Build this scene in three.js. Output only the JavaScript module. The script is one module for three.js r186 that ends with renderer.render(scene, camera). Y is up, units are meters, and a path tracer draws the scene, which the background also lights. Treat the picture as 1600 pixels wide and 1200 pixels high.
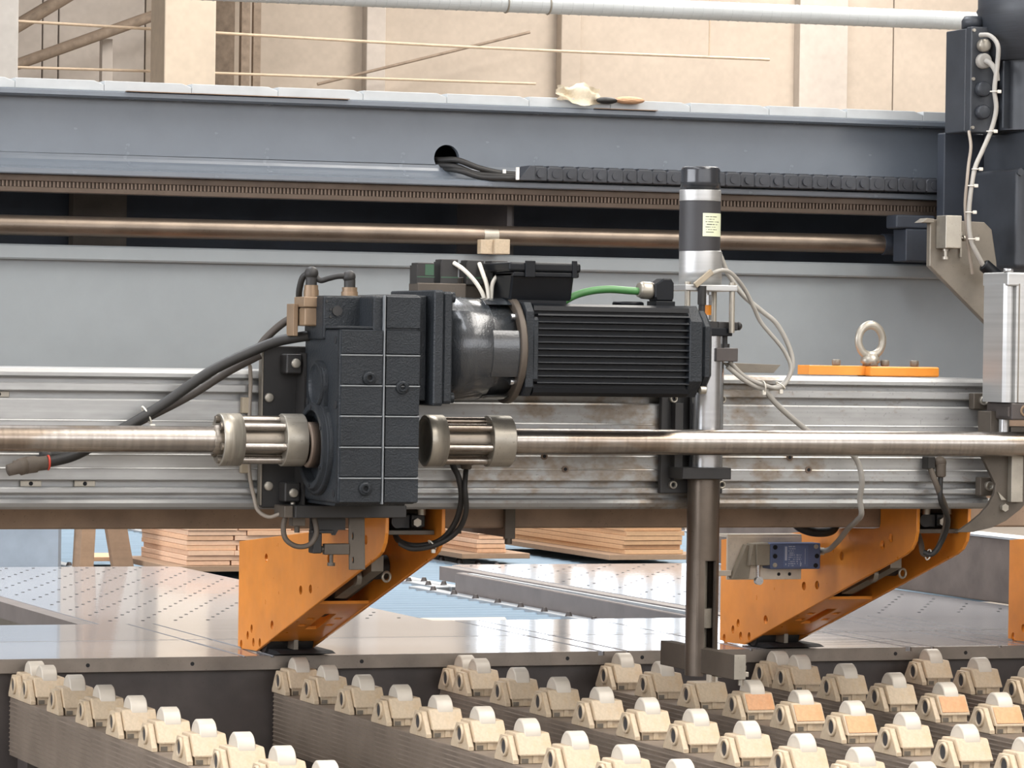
import * as THREE from 'three';
import { mergeGeometries } from 'three/addons/utils/BufferGeometryUtils.js';
import { RoundedBoxGeometry } from 'three/addons/geometries/RoundedBoxGeometry.js';
import { RectAreaLightUniformsLib } from 'three/addons/lights/RectAreaLightUniformsLib.js';

// ---------------------------------------------------------------- camera, light, exposure
RectAreaLightUniformsLib.init();
const scene = new THREE.Scene();
scene.background = new THREE.Color(0.02, 0.02, 0.02);
const camera = new THREE.PerspectiveCamera(11.078, 1600 / 1200, 0.1, 200);
camera.position.set(-2.0695, 1.4315, 5.6307);
camera.rotation.set(-0.00904, -0.3520, 0.01435, 'YXZ');
const renderer = new THREE.WebGLRenderer({ antialias: true });
renderer.toneMapping = THREE.LinearToneMapping;
renderer.toneMappingExposure = 1.0;
renderer.shadowMap.enabled = true;
// roof lights: [name of row, x, z, width, length, intensity, colour]
const ROOF = [
  [3.7, 3.2, 3.6, 6.0, 11, 0xfffaf3],     // over the near right of the machine: the light that casts the soft shadows
  [4.9, 9.2, 3.4, 4.6, 9, 0xfffaf3],
  [-4.0, 4.0, 2.4, 8.0, 7, 0xf4f8ff],
  [-1.0, -5.0, 3.0, 5.0, 13, 0xf4f8ff],
  [6.0, -8.0, 3.0, 6.0, 18, 0xfffaf3],
  [10.0, -16.5, 3.0, 4.0, 14, 0xfffaf3],  // added to brighten the ventilation duct
  [6.5, -20.5, 2.0, 3.0, 24, 0xfffaf4],
  [14.0, -25.0, 4.0, 4.0, 23, 0xfff7ee],
];
// unseen fill lights, added as glazed wall bands behind and left of the camera: [x, y, z, width, height, facing, intensity]
const BANDS = [
  [1.0, 4.2, 12.2, 18, 4.2, 'front', 1.1],
  [-13.9, 4.0, 3.0, 14, 4.0, 'left', 9],
];

// ---------------------------------------------------------------- small helpers
let seed = 7;
const rnd = () => { seed = (seed * 16807) % 2147483647; return seed / 2147483647; };
const used = new Map();
function numbered(n) { const k = used.get(n) ?? 0; used.set(n, k + 1); return k ? n + '_' + String(k).padStart(3, '0') : n; }
const V = (x, y, z) => new THREE.Vector3(x, y, z);
function hash(x, y, s) { let h = (x * 374761393 + y * 668265263 + s * 1274126177) | 0; h = Math.imul(h ^ (h >>> 13), 1274126177); return ((h ^ (h >>> 16)) >>> 0) / 4294967295; }
function vnoise(u, v, pu, pv, s) {
  const x = u * pu, y = v * pv, xi = Math.floor(x), yi = Math.floor(y), fx = x - xi, fy = y - yi;
  const sx = fx * fx * (3 - 2 * fx), sy = fy * fy * (3 - 2 * fy), m = (a, p) => ((a % p) + p) % p;
  const a = hash(m(xi, pu), m(yi, pv), s), b = hash(m(xi + 1, pu), m(yi, pv), s), c = hash(m(xi, pu), m(yi + 1, pv), s), d = hash(m(xi + 1, pu), m(yi + 1, pv), s);
  return a + (b - a) * sx + (c - a) * sy + (a - b - c + d) * sx * sy;
}
function fbm(u, v, pu, pv, s, n = 4) { let t = 0, w = 0.5, k = 0; for (let i = 0; i < n; i++) { t += w * vnoise(u, v, pu << i, pv << i, s + i); k += w; w *= 0.55; } return t / k; }
const clamp = (x, a = 0, b = 1) => Math.min(b, Math.max(a, x));
const step = (a, b, x) => { const t = clamp((x - a) / (b - a)); return t * t * (3 - 2 * t); };
function tex(w, h, fn, srgb = true, rx = 1, ry = 1) {
  const d = new Uint8Array(w * h * 4);
  for (let j = 0; j < h; j++) for (let i = 0; i < w; i++) {
    const c = fn((i + 0.5) / w, (j + 0.5) / h), o = (j * w + i) * 4;
    const q = typeof c === 'number' ? [c, c, c] : c;
    d[o] = clamp(q[0]) * 255; d[o + 1] = clamp(q[1]) * 255; d[o + 2] = clamp(q[2]) * 255; d[o + 3] = 255;
  }
  const t = new THREE.DataTexture(d, w, h);
  t.wrapS = t.wrapT = THREE.RepeatWrapping; t.magFilter = THREE.LinearFilter; t.minFilter = THREE.LinearMipmapLinearFilter; t.generateMipmaps = true;
  if (srgb) t.colorSpace = THREE.SRGBColorSpace;
  t.repeat.set(rx, ry); t.needsUpdate = true; return t;
}
// box-projected uv in metres
function boxUV(g) {
  const p = g.attributes.position, n = g.attributes.normal, uv = new Float32Array(p.count * 2);
  for (let i = 0; i < p.count; i++) {
    const ax = Math.abs(n.getX(i)), ay = Math.abs(n.getY(i)), az = Math.abs(n.getZ(i));
    if (az >= ax && az >= ay) { uv[2 * i] = p.getX(i); uv[2 * i + 1] = p.getY(i); }
    else if (ax >= ay) { uv[2 * i] = p.getZ(i); uv[2 * i + 1] = p.getY(i); }
    else { uv[2 * i] = p.getX(i); uv[2 * i + 1] = p.getZ(i); }
  }
  g.setAttribute('uv', new THREE.BufferAttribute(uv, 2)); return g;
}
function prep(g) { const q = g.index ? g.toNonIndexed() : g; for (const k of Object.keys(q.attributes)) if (!['position', 'normal', 'uv'].includes(k)) q.deleteAttribute(k); if (!q.attributes.normal) q.computeVertexNormals(); return boxUV(q); }
function box(x0, x1, y0, y1, z0, z1, r = 0) {
  const w = x1 - x0, h = y1 - y0, d = z1 - z0;
  const g = r > 0 ? new RoundedBoxGeometry(w, h, d, 1, Math.min(r, w / 2.01, h / 2.01, d / 2.01)) : new THREE.BoxGeometry(w, h, d);
  return g.translate((x0 + x1) / 2, (y0 + y1) / 2, (z0 + z1) / 2);
}
const UPQ = V(0, 1, 0);
function along(g, a, b) { const d = b.clone().sub(a), q = new THREE.Quaternion().setFromUnitVectors(UPQ, d.clone().normalize()); return g.applyQuaternion(q).translate((a.x + b.x) / 2, (a.y + b.y) / 2, (a.z + b.z) / 2); }
function cyl(a, b, r, seg = 24, r2 = r) { const A = V(...a), B = V(...b); return along(new THREE.CylinderGeometry(r2, r, A.distanceTo(B), seg), A, B); }
// a turned body about the axis a -> direction d; profile [[distance along, radius]...]
function lathe(a, d, prof, seg = 32) {
  const g = new THREE.LatheGeometry(prof.map(([t, r]) => new THREE.Vector2(Math.max(r, 1e-5), t)), seg);
  return g.applyQuaternion(new THREE.Quaternion().setFromUnitVectors(UPQ, V(...d).normalize())).translate(...a);
}
function chamfered(r, len, c = 0.0015) { return [[0, 0], [0, r - c], [c, r], [len - c, r], [len, r - c], [len, 0]]; }
function hexBolt(a, d, r, h) { const A = V(...a), B = A.clone().add(V(...d).normalize().multiplyScalar(h)); return along(new THREE.CylinderGeometry(r, r, h, 6), A, B); }
function tubeG(pts, r, seg, rad = 10) { return new THREE.TubeGeometry(new THREE.CatmullRomCurve3(pts.map((p) => V(...p)), false, 'centripetal'), seg ?? pts.length * 7, r, rad, false); }
function shapeOf(pts, holes = []) {
  const s = new THREE.Shape(pts.map(([x, y]) => new THREE.Vector2(x, y)));
  for (const [x, y, rx, ry = rx] of holes) { const h = new THREE.Path(); h.absellipse(x, y, rx, ry, 0, Math.PI * 2, true); s.holes.push(h); }
  return s;
}
// outline in (x, y) pushed along z
function prismZ(pts, z0, z1, bev = 0, holes = []) {
  const g = new THREE.ExtrudeGeometry(shapeOf(pts, holes), { depth: z1 - z0 - 2 * bev, bevelEnabled: bev > 0, bevelSize: bev, bevelThickness: bev, bevelOffset: -bev, bevelSegments: 1, curveSegments: 10 });
  return g.translate(0, 0, z0 + bev);
}
// outline in (z, y) pushed along x
function prismX(pts, x0, x1, bev = 0, holes = []) {
  const g = prismZ(pts.map(([z, y]) => [-z, y]), x0, x1, bev, holes.map(([z, y, a, b]) => [-z, y, a, b]));
  return g.applyMatrix4(new THREE.Matrix4().makeBasis(V(0, 0, -1), V(0, 1, 0), V(1, 0, 0)));
}
// outline in (x, z) pushed along y
function prismY(pts, y0, y1, bev = 0, holes = []) {
  const g = prismZ(pts.map(([x, z]) => [x, -z]), y0, y1, bev, holes.map(([x, z, a, b]) => [x, -z, a, b]));
  return g.applyMatrix4(new THREE.Matrix4().makeBasis(V(1, 0, 0), V(0, 0, -1), V(0, 1, 0)));
}
function tag(o, label, category, group, kind) {
  if (label) o.userData.label = label;
  if (category) o.userData.category = category;
  if (group) o.userData.group = group;
  if (kind) o.userData.kind = kind;
  return o;
}
function thing(name, label, category, base = [0, 0, 0], group) {
  const o = new THREE.Group(); o.name = numbered(name); o.position.set(...base); scene.add(o);
  return tag(o, label, category, group);
}
function rootOf(o) { let r = o; while (r.parent && r.parent !== scene) r = r.parent; return r; }
function meshOf(geos, m) {
  const list = (Array.isArray(geos) ? geos : [geos]).map(prep);
  const g = list.length > 1 ? mergeGeometries(list) : list[0];
  const o = new THREE.Mesh(g, m); o.castShadow = o.receiveShadow = true; return o;
}
// geometry is given in world metres (as if the thing stood at the origin of the hall)
function part(parent, name, geos, m, label, kind) {
  const o = meshOf(geos, m); o.name = name;
  const b = rootOf(parent).position; o.geometry.translate(-b.x, -b.y, -b.z);
  parent.add(o); if (label) o.userData.label = label; if (kind) o.userData.kind = kind;
  return o;
}
function structure(name, geos, m) { const o = meshOf(geos, m); o.name = numbered(name); o.userData.kind = 'structure'; scene.add(o); return o; }
function structGroup(name) { const o = new THREE.Group(); o.name = numbered(name); o.userData.kind = 'structure'; scene.add(o); return o; }
function single(name, geos, m, label, category, group) { const o = meshOf(geos, m); o.name = numbered(name); scene.add(o); return tag(o, label, category, group); }

// ---------------------------------------------------------------- textures and materials
const speck = (s, lo, hi, p = 24) => (u, v) => lo + (hi - lo) * fbm(u, v, p, p, s, 5);
const T = {};
T.fine = tex(512, 512, (u, v) => 0.86 + 0.14 * fbm(u, v, 10, 10, 3, 6), true, 2, 2);
T.dirty = tex(512, 512, (u, v) => { const a = fbm(u, v, 6, 6, 11, 6), b = vnoise(u, v, 140, 140, 5); const k = 0.74 + 0.3 * a - (b > 0.93 ? 0.1 : 0); return [k * 1.0, k * 0.985, k * 0.96]; }, true, 3, 3);
T.brush = tex(1024, 256, (u, v) => 0.84 + 0.16 * (0.55 * fbm(u, v, 3, 90, 21, 3) + 0.45 * fbm(u, v, 5, 5, 23, 4)), true, 1.2, 3);
T.brushR = tex(512, 256, (u, v) => 0.62 + 0.38 * fbm(u, v, 4, 60, 31, 3), false, 1.2, 3);
T.rough = tex(256, 256, (u, v) => 0.6 + 0.4 * fbm(u, v, 8, 8, 41, 5), false, 4, 4);
T.cast = tex(512, 512, (u, v) => fbm(u, v, 90, 90, 51, 3), false, 6, 6);
T.castC = tex(512, 512, (u, v) => { const d = fbm(u, v, 5, 5, 53, 5), s = vnoise(u, v, 110, 110, 57); const k = 0.8 + 0.2 * d; return s > 0.965 ? [1, 0.98, 0.95] : [k, k, k]; }, true, 4, 4);
T.plaster = tex(512, 512, (u, v) => { const a = fbm(u, v, 4, 4, 61, 6), b = fbm(u, v, 60, 60, 67, 2); const k = 0.86 + 0.12 * a + 0.05 * (b - 0.5); return [k, k * 0.985, k * 0.965]; }, true, 0.35, 0.35);
T.rust = tex(512, 256, (u, v) => { const a = fbm(u, v, 5, 8, 71, 6), b = fbm(u, v, 30, 60, 73, 3); const k = step(0.45, 0.68, a), t = 0.78 + 0.22 * b; return [t * (1 - 0.28 * k), t * (1 - 0.42 * k), t * (1 - 0.56 * k)]; }, true, 2, 4);
T.shaft = tex(1024, 128, (u, v) => { const a = fbm(u, v, 9, 3, 81, 5), b = fbm(u, v, 260, 3, 83, 3), k = step(0.58, 0.72, a); const t = 0.82 + 0.18 * b; return [t * (1 - 0.1 * k), t * (1 - 0.14 * k), t * (1 - 0.18 * k)]; }, true, 1, 6);
T.mdf = tex(512, 512, (u, v) => { const a = fbm(u, v, 3, 60, 91, 3), b = fbm(u, v, 90, 90, 95, 2); const k = 0.84 + 0.12 * a + 0.06 * b; return [k, k * 0.98, k * 0.95]; }, true, 1.6, 1.6);
T.cream = tex(512, 512, (u, v) => { const a = fbm(u, v, 7, 7, 101, 5), b = fbm(u, v, 60, 60, 103, 3); const k = 0.9 + 0.1 * b, t = step(0.5, 0.75, a) * 0.07; return [k, k * (1 - t * 0.4), k * (1 - t)]; }, true, 6, 6);
T.top = tex(1024, 512, (u, v) => 0.86 + 0.14 * (0.5 * fbm(u, v, 3, 120, 111, 3) + 0.5 * fbm(u, v, 6, 6, 113, 4)), true, 0.8, 0.8);
T.topR = tex(512, 512, (u, v) => 0.55 + 0.45 * (0.6 * fbm(u, v, 4, 80, 121, 3) + 0.4 * fbm(u, v, 6, 6, 123, 4)), false, 0.8, 0.8);
T.topB = tex(512, 512, (u, v) => 0.7 * fbm(u, v, 6, 60, 125, 3) + 0.3 * fbm(u, v, 3, 3, 127, 3), false, 0.9, 0.9);
// worn aluminium of the long beam: 2.05 m along u, 0.22 m along v; brown stains where the photograph has them
const blots = [[0.505, 1.265, 0.012], [0.538, 1.248, 0.02], [0.46, 1.245, 0.02], [0.425, 1.33, 0.025], [0.40, 1.26, 0.02], [0.22, 1.335, 0.03], [0.25, 1.31, 0.03], [0.17, 1.33, 0.02], [0.2, 1.245, 0.04], [0.25, 1.235, 0.03], [0.05, 1.235, 0.035], [0.12, 1.25, 0.03], [0.08, 1.335, 0.03], [0.44, 1.372, 0.04], [0.42, 1.192, 0.04], [0.26, 1.19, 0.05], [-0.02, 1.24, 0.03], [0.36, 1.19, 0.05]];
T.worn = tex(2048, 256, (u, v) => {
  const X = u * 2.05 - 0.95, Y = 1.178 + v * 0.22;
  const st = 0.82 + 0.18 * (0.5 * fbm(u, v, 6, 60, 131, 3) + 0.5 * fbm(u, v, 60, 24, 133, 4));
  let k = 0; const n = fbm(u, v, 90, 14, 137, 4), m = fbm(u, v, 260, 40, 139, 3);
  for (const [bx, by, r] of blots) { const d = Math.hypot((X - bx) * 0.75, Y - by) / r; k = Math.max(k, step(1.1, 0.25, d + (n - 0.5) * 2.2)); }
  k *= 0.2 + 0.65 * m;
  if (X > -0.1) k = Math.max(k, 0.22 * step(0.6, 0.74, m * 0.5 + n * 0.5));
  const sp = X > 0 && vnoise(u, v, 700, 90, 141) > 0.93 ? 0.12 : 0;
  return [st - sp - 0.2 * k, st - sp - 0.29 * k, st - sp - 0.38 * k];
});
T.worn.wrapS = T.worn.wrapT = THREE.ClampToEdgeWrapping; T.worn.repeat.set(1 / 2.05, 1 / 0.22); T.worn.offset.set(0.95 / 2.05, -1.178 / 0.22);
T.ribs = T.brush;
const M = {};
const phys = (o) => new THREE.MeshPhysicalMaterial(o);
const std = (o) => new THREE.MeshStandardMaterial(o);
T.smooth = tex(256, 256, (u, v) => 0.955 + 0.045 * fbm(u, v, 8, 8, 17, 5), true, 3, 3);
M.coverPale = std({ color: 0xc6cacb, map: T.fine, roughness: 0.5 });  // pale grey, raised for the skylight falling on the cover strip
M.carriage = std({ color: 0x3d424a, map: T.dirty, roughness: 0.45 });
M.ribPale = std({ color: 0x85898b, map: T.castC, roughness: 0.45 });  // paler grey than the cast housing
M.hose = std({ color: 0x4a443f, map: T.dirty, roughness: 0.6 });
M.beamGrey = std({ color: 0x6d747c, map: T.smooth, roughness: 0.3, roughnessMap: T.rough });
M.panelGrey = std({ color: 0x8d9395, map: T.smooth, roughness: 0.45, roughnessMap: T.rough });
M.alu = std({ color: 0xb0b0ae, map: T.worn, roughness: 0.5, roughnessMap: T.brushR, metalness: 0.55 });
M.aluClean = std({ color: 0xc9c9c7, map: T.brush, roughness: 0.42, metalness: 0.7 });
M.brownSteel = std({ color: 0xa58f7d, map: T.dirty, roughness: 0.6, metalness: 0.3 });
M.steel = std({ color: 0xb1aaa2, map: T.shaft, roughness: 0.27, metalness: 0.9 });
M.steelWorn = std({ color: 0x9a938a, map: T.dirty, roughness: 0.42, metalness: 0.8 });
M.rodBrown = std({ color: 0x857a70, map: T.dirty, roughness: 0.34, metalness: 0.75 });
M.rack = std({ color: 0x6b5e54, map: T.dirty, roughness: 0.5, metalness: 0.5 });
M.castBlack = phys({ specularIntensity: 0.55, color: 0x2c3034, map: T.castC, roughness: 0.42, bumpMap: T.cast, bumpScale: 0.0006 });
M.bellBlack = phys({ clearcoat: 0.8, clearcoatRoughness: 0.16, color: 0x34383c, map: T.castC, roughness: 0.2, bumpMap: T.cast, bumpScale: 0.0003 });
M.motorBlack = phys({ specularIntensity: 0.45, color: 0x14171c, map: T.dirty, roughness: 0.38 });
M.plateBlack = std({ color: 0x2c2b2b, map: T.dirty, roughness: 0.5 });
M.rubber = std({ color: 0x2b2a29, map: T.dirty, roughness: 0.55 });
M.rubberDusty = std({ color: 0x665d54, map: T.dirty, roughness: 0.65 });
M.chain = std({ color: 0x40444c, map: T.dirty, roughness: 0.5 });
M.orange = std({ color: 0xf69a38, map: T.fine, roughness: 0.4, roughnessMap: T.rough });
M.orangeDeep = M.orange;
M.cream = std({ color: 0xc8b59a, map: T.cream, roughness: 0.55 });
M.creamTan = std({ color: 0xcfa47f, map: T.cream, roughness: 0.6 });
M.dustPeach = std({ color: 0xd8a57c, map: T.cream, roughness: 0.85 });
M.creamWheel = std({ color: 0xd3cabb, map: T.fine, roughness: 0.42 });
M.bore = std({ color: 0x4a4a4c, roughness: 0.45, metalness: 0.4 });
M.railGrey = std({ color: 0x94887d, map: T.dirty, roughness: 0.55, metalness: 0.25 });
M.apron = std({ color: 0x524c4b, map: T.dirty, roughness: 0.45 });
M.table = std({ color: 0xc4c4c6, map: T.top, roughness: 0.1, roughnessMap: T.topR, bumpMap: T.topB, bumpScale: 0.0002 });
M.tableEdge = std({ color: 0x8a837c, map: T.dirty, roughness: 0.45, metalness: 0.4 });
M.dark = std({ color: 0x17181b, roughness: 0.8 });  // near black; discs in it paint the shade inside holes and sockets
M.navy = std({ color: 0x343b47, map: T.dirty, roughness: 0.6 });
M.brass = std({ color: 0x957f68, map: T.dirty, roughness: 0.45, metalness: 0.25 });
M.bronze = std({ color: 0x84756a, map: T.dirty, roughness: 0.5, metalness: 0.5 });
M.zinc = std({ color: 0xb9b5ac, map: T.dirty, roughness: 0.38, metalness: 0.6 });
M.chrome = std({ color: 0xc9cbcd, map: T.brush, roughness: 0.22, metalness: 0.9 });
M.greyCable = std({ color: 0xaaa69e, map: T.fine, roughness: 0.5 });
M.beigeCable = std({ color: 0x988d80, map: T.fine, roughness: 0.55 });
M.whiteCable = std({ color: 0xdcd6c8, roughness: 0.5 });
M.greenCable = std({ color: 0x4d874b, map: T.fine, roughness: 0.42 });
M.greenMark = std({ color: 0x34553f, roughness: 0.5 });
M.white = std({ color: 0xe9e6df, roughness: 0.5 });
M.tie = std({ color: 0xd9d4c8, roughness: 0.5 });
M.rail = std({ color: 0xb7bcc0, map: T.fine, roughness: 0.4, metalness: 0.4 });
M.roller = std({ color: 0x7e93a3, map: T.brush, roughness: 0.75, metalness: 0.0 });
M.bracketDark = std({ color: 0x665f57, map: T.dirty, roughness: 0.5, metalness: 0.3 });  // darker copy of the bracket grey; holds the shadow on the sensor bracket
M.tubeDark = std({ color: 0x6f665e, map: T.dirty, roughness: 0.36, metalness: 0.75 });
M.railDark = std({ color: 0x7b736f, map: T.fine, roughness: 0.45 });
M.dustBrown = std({ color: 0x5f574f, map: T.dirty, roughness: 0.55, metalness: 0.2 });
M.clipBeige = std({ color: 0xb5aa97, map: T.dirty, roughness: 0.6 });
M.finBlack = phys({ specularIntensity: 0.6, color: 0x191c21, map: T.fine, roughness: 0.3 });
M.plateLight = std({ color: 0xf0e8dc, map: T.dirty, roughness: 0.45, metalness: 0.2 });
M.bracketGrey = std({ color: 0x8b857b, map: T.dirty, roughness: 0.45, metalness: 0.3 });
M.mdf = [0xeec3a1, 0xdcb791, 0xf0ccb0, 0xd3ab85].map((c) => std({ color: c, map: T.mdf, roughness: 0.8 }));
M.board = std({ color: 0x98806b, map: T.mdf, roughness: 0.75 });
M.boardLight = std({ color: 0xa98e76, map: T.mdf, roughness: 0.75 });
M.cabinet = std({ color: 0xaebccb, map: T.fine, roughness: 0.45 });
M.wall = std({ color: 0xd0c7bd, map: T.plaster, roughness: 0.92 });
M.wallPale = std({ color: 0xd8d3cf, map: T.plaster, roughness: 0.92 });
M.column = std({ color: 0xf0e4d4, map: T.plaster, roughness: 0.9 });
M.columnGrey = std({ color: 0xd6d6d6, map: T.plaster, roughness: 0.9 });
M.concrete = std({ color: 0x8f8a84, map: T.plaster, roughness: 0.85 });
M.duct = std({ color: 0xdde3e6, map: T.brush, roughness: 0.5, metalness: 0.1 });
M.pipe = std({ color: 0xe8d2b8, map: T.fine, roughness: 0.55 });
M.pipeBrown = std({ color: 0xaa9b8d, map: T.dirty, roughness: 0.7 });
M.blueSwitch = std({ color: 0x5d6c92, map: T.fine, roughness: 0.45 });
M.beigeSwitch = std({ color: 0xa19a8c, map: T.dirty, roughness: 0.5 });
M.coupOrange = std({ color: 0xe08a1e, roughness: 0.4 });
M.red = std({ color: 0xc2412d, roughness: 0.5 });
M.paper = std({ color: 0xd9cdb5, map: T.cream, roughness: 0.9, side: THREE.DoubleSide });

// ---------------------------------------------------------------- the hall
structure('floor', box(-14, 26, -0.3, 0, -30.6, 12.6), M.concrete);
structure('ceiling', box(-14, 26, 9, 9.3, -30.6, 12.6), M.wallPale);
structure('wall_left', box(-14.3, -14, 0, 9, -30.6, 12.6), M.wallPale);
structure('wall_right', box(26, 26.3, 0, 9, -30.6, 12.6), M.wall);
structure('wall_front', box(-14, 26, 0, 9, 12.3, 12.6), M.wallPale);
const wallBack = structure('wall_back', box(-14, 26, 0, 9, -30.6, -30.06), M.wallPale);
{ // precast panels of the far wall with open joints, piers between the bays
  const xs = [-14, -11, -8, -5, -2, 0, 2.5, 4.0, 5.2, 6.38, 6.53, 7.35, 8.39, 9.6, 11.5, 14.2, 15.0, 17.5, 20, 23, 26];
  for (let i = 0; i + 1 < xs.length; i++) for (const [y0, y1] of [[0.01, 3.62], [3.63, 5.35], [5.36, 8.99]]) {
    const b = meshOf(box(xs[i] + 0.006, xs[i + 1] - 0.006, y0, y1, -30.06, -30, 0.008), xs[i] < 7.3 ? M.wallPale : M.wall); b.name = 'wall_panel'; wallBack.add(b);
  }
  for (const [x0, x1, m] of [[9.46, 9.65, M.wallPale], [11.42, 11.62, M.wall], [13.92, 14.44, M.wallPale]]) structure('column', box(x0, x1, 0, 9, -30, -29.86, 0.01), m);
}
structure('column', box(5.918, 6.33, 0, 9, -24.42, -24, 0.012), M.column);
structure('column', box(4.34, 4.772, 0, 9, -24.42, -24, 0.012), M.columnGrey);
{ // glazed gate in the far wall: seen only as the bright reflection on the tables
  const g = structGroup('door');
  const glow = new THREE.MeshStandardMaterial({ color: 0xffffff, emissive: 0xeaf3ff, emissiveIntensity: 0.9, roughness: 0.2 });
  let k = 0;
  for (let x = 10.62; x < 13.6; x += 0.3) for (const [y0, y1] of [[0.05, 1.15], [1.2, 2.3], [2.35, 3.45]]) { const p = meshOf(box(x + 0.03, x + 0.27, y0, y1, -29.96, -29.95), glow); p.name = 'glow_pane'; g.add(p); k++; }
  const fr = []; for (let x = 10.62; x < 13.7; x += 0.3) fr.push(box(x - 0.045, x + 0.045, 0, 3.5, -29.99, -29.86));
  for (const y of [0.02, 1.175, 2.325, 3.475]) fr.push(box(10.59, 13.65, y - 0.025, y + 0.025, -29.99, -29.865));
  const f = meshOf(fr, M.cabinet); f.name = 'door_frame'; g.add(f);
  const l = new THREE.RectAreaLight(0xe6f1ff, 2.6, 3.0, 3.4); l.position.set(12.12, 1.75, -29.9); l.lookAt(12.12, 1.75, 0); scene.add(l);
}
for (const [x, z, w, d, it, c] of ROOF) {
  const g = structGroup('unseen_skylight');
  const p = meshOf(box(x - w / 2, x + w / 2, 8.9, 8.94, z - d / 2, z + d / 2), std({ color: 0xffffff, emissive: c, emissiveIntensity: 1.2, roughness: 0.4 })); p.name = 'glow_pane'; g.add(p);
  const f = meshOf([box(x - w / 2 - 0.1, x - w / 2, 8.86, 9, z - d / 2 - 0.1, z + d / 2 + 0.1), box(x + w / 2, x + w / 2 + 0.1, 8.86, 9, z - d / 2 - 0.1, z + d / 2 + 0.1), box(x - w / 2, x + w / 2, 8.86, 9, z - d / 2 - 0.1, z - d / 2), box(x - w / 2, x + w / 2, 8.86, 9, z + d / 2, z + d / 2 + 0.1)], M.wallPale); f.name = 'pane_frame'; g.add(f);
  const l = new THREE.RectAreaLight(c, it, w, d); l.position.set(x, 8.85, z); l.lookAt(x, 0, z); scene.add(l);
}
for (const [x, y, z, w, h, side, it] of BANDS) {  // added fill lights with glowing panes
  const g = structGroup('fill_band'), turn = side === 'left' ? Math.PI / 2 : Math.PI, n = Math.round(w / 2);
  const m = std({ color: 0xffffff, emissive: 0xf3f7ff, emissiveIntensity: 1.0, roughness: 0.3 });
  for (let i = 0; i < n; i++) { const p = meshOf(box(-w / 2 + i * w / n + 0.04, -w / 2 + (i + 1) * w / n - 0.04, -h / 2, h / 2, 0, 0.02).rotateY(turn).translate(x, y, z), m); p.name = 'glow_pane'; g.add(p); }
  const fr = []; for (let i = 0; i <= n; i++) fr.push(box(-w / 2 + i * w / n - 0.04, -w / 2 + i * w / n + 0.04, -h / 2 - 0.08, h / 2 + 0.08, -0.06, 0.05).rotateY(turn).translate(x, y, z));
  const f = meshOf(fr, M.cabinet); f.name = 'pane_frame'; g.add(f);
  const l = new THREE.RectAreaLight(0xf3f7ff, it, w, h), d = side === 'left' ? [1, 0, 0] : [0, 0, -1];
  l.position.set(x + d[0] * 0.12, y, z + d[2] * 0.12); l.lookAt(x + d[0] * 5, y, z + d[2] * 5); scene.add(l);
}
// pipes, braces and the ventilation duct in front of the far wall
single('wall_pipe', tubeG([[4.9, 3.95, -25], [5.9, 3.935, -25], [6.5, 3.925, -25], [8.8, 3.895, -25], [11.45, 3.895, -25]], 0.012, 40, 8), M.pipe, 'long thin tan pipe crossing high in front of the far wall', 'pipe');
single('wall_pipe', tubeG([[4.9, 3.585, -25], [6.5, 3.60, -25], [7.6, 3.605, -25], [9.35, 3.615, -25]], 0.011, 30, 8), M.pipe, 'lower thin tan pipe running just above the grey beam', 'pipe');
single('wall_pipe', cyl([10.9, 3.9, -25], [10.9, 4.6, -25], 0.007, 8), M.pipe, 'thin vertical pipe dropping from the duct to the tan pipe', 'pipe');
single('roof_brace', cyl([5.6, 3.77, -29], [7.8, 4.63, -29], 0.05, 12), M.pipeBrown, 'thick brown diagonal brace between the two left columns', 'brace');
single('roof_brace', cyl([5.6, 4.05, -28.8], [6.5, 4.62, -28.8], 0.06, 12), M.pipeBrown, 'short dark diagonal brace beside the leftmost column', 'brace');
single('roof_brace', cyl([8.9, 3.86, -29.6], [11.0, 4.43, -29.6], 0.014, 8), M.pipeBrown, 'thin brown diagonal rod across the middle wall bay', 'brace');
single('wall_post', box(6.74, 6.84, 3.3, 4.17, -29.3, -29.2, 0.006), M.wallPale, 'short pale post standing under the diagonal brace', 'post');
single('wall_post', [box(8.08, 8.16, 3.3, 5.2, -29.4, -29.32), box(8.2, 8.27, 3.3, 5.2, -29.4, -29.34), box(7.9, 8.08, 3.3, 5.2, -29.6, -29.55)], M.pipeBrown, 'dark brown pipework standing behind the cream column', 'pipe');
{
  const t = thing('ventilation_duct', 'long silver spiral ventilation duct crossing the top of the picture', 'duct', [7, 3.8, -20]);
  part(t, 'duct_tube', cyl([3.2, 3.785, -20], [13.5, 3.845, -20], 0.066, 28), M.duct);
  const seams = []; for (let x = 3.3; x < 13.4; x += 0.075) seams.push(new THREE.TorusGeometry(0.0665, 0.0022, 5, 24).rotateY(Math.PI / 2 + 0.12).translate(x, 3.785 + (x - 3.2) * 0.00583, -20));
  part(t, 'spiral_seam', seams, M.duct, undefined, 'stuff');
  for (const x of [7.26, 7.57]) part(t, 'joint_ring', new THREE.TorusGeometry(0.069, 0.006, 8, 28).rotateY(Math.PI / 2).translate(x, 3.785 + (x - 3.2) * 0.00583, -20), M.zinc);
  part(t, 'hanger_rod', cyl([8.6, 3.88, -20], [8.6, 8.99, -20], 0.006, 6), M.zinc);
}

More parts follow.
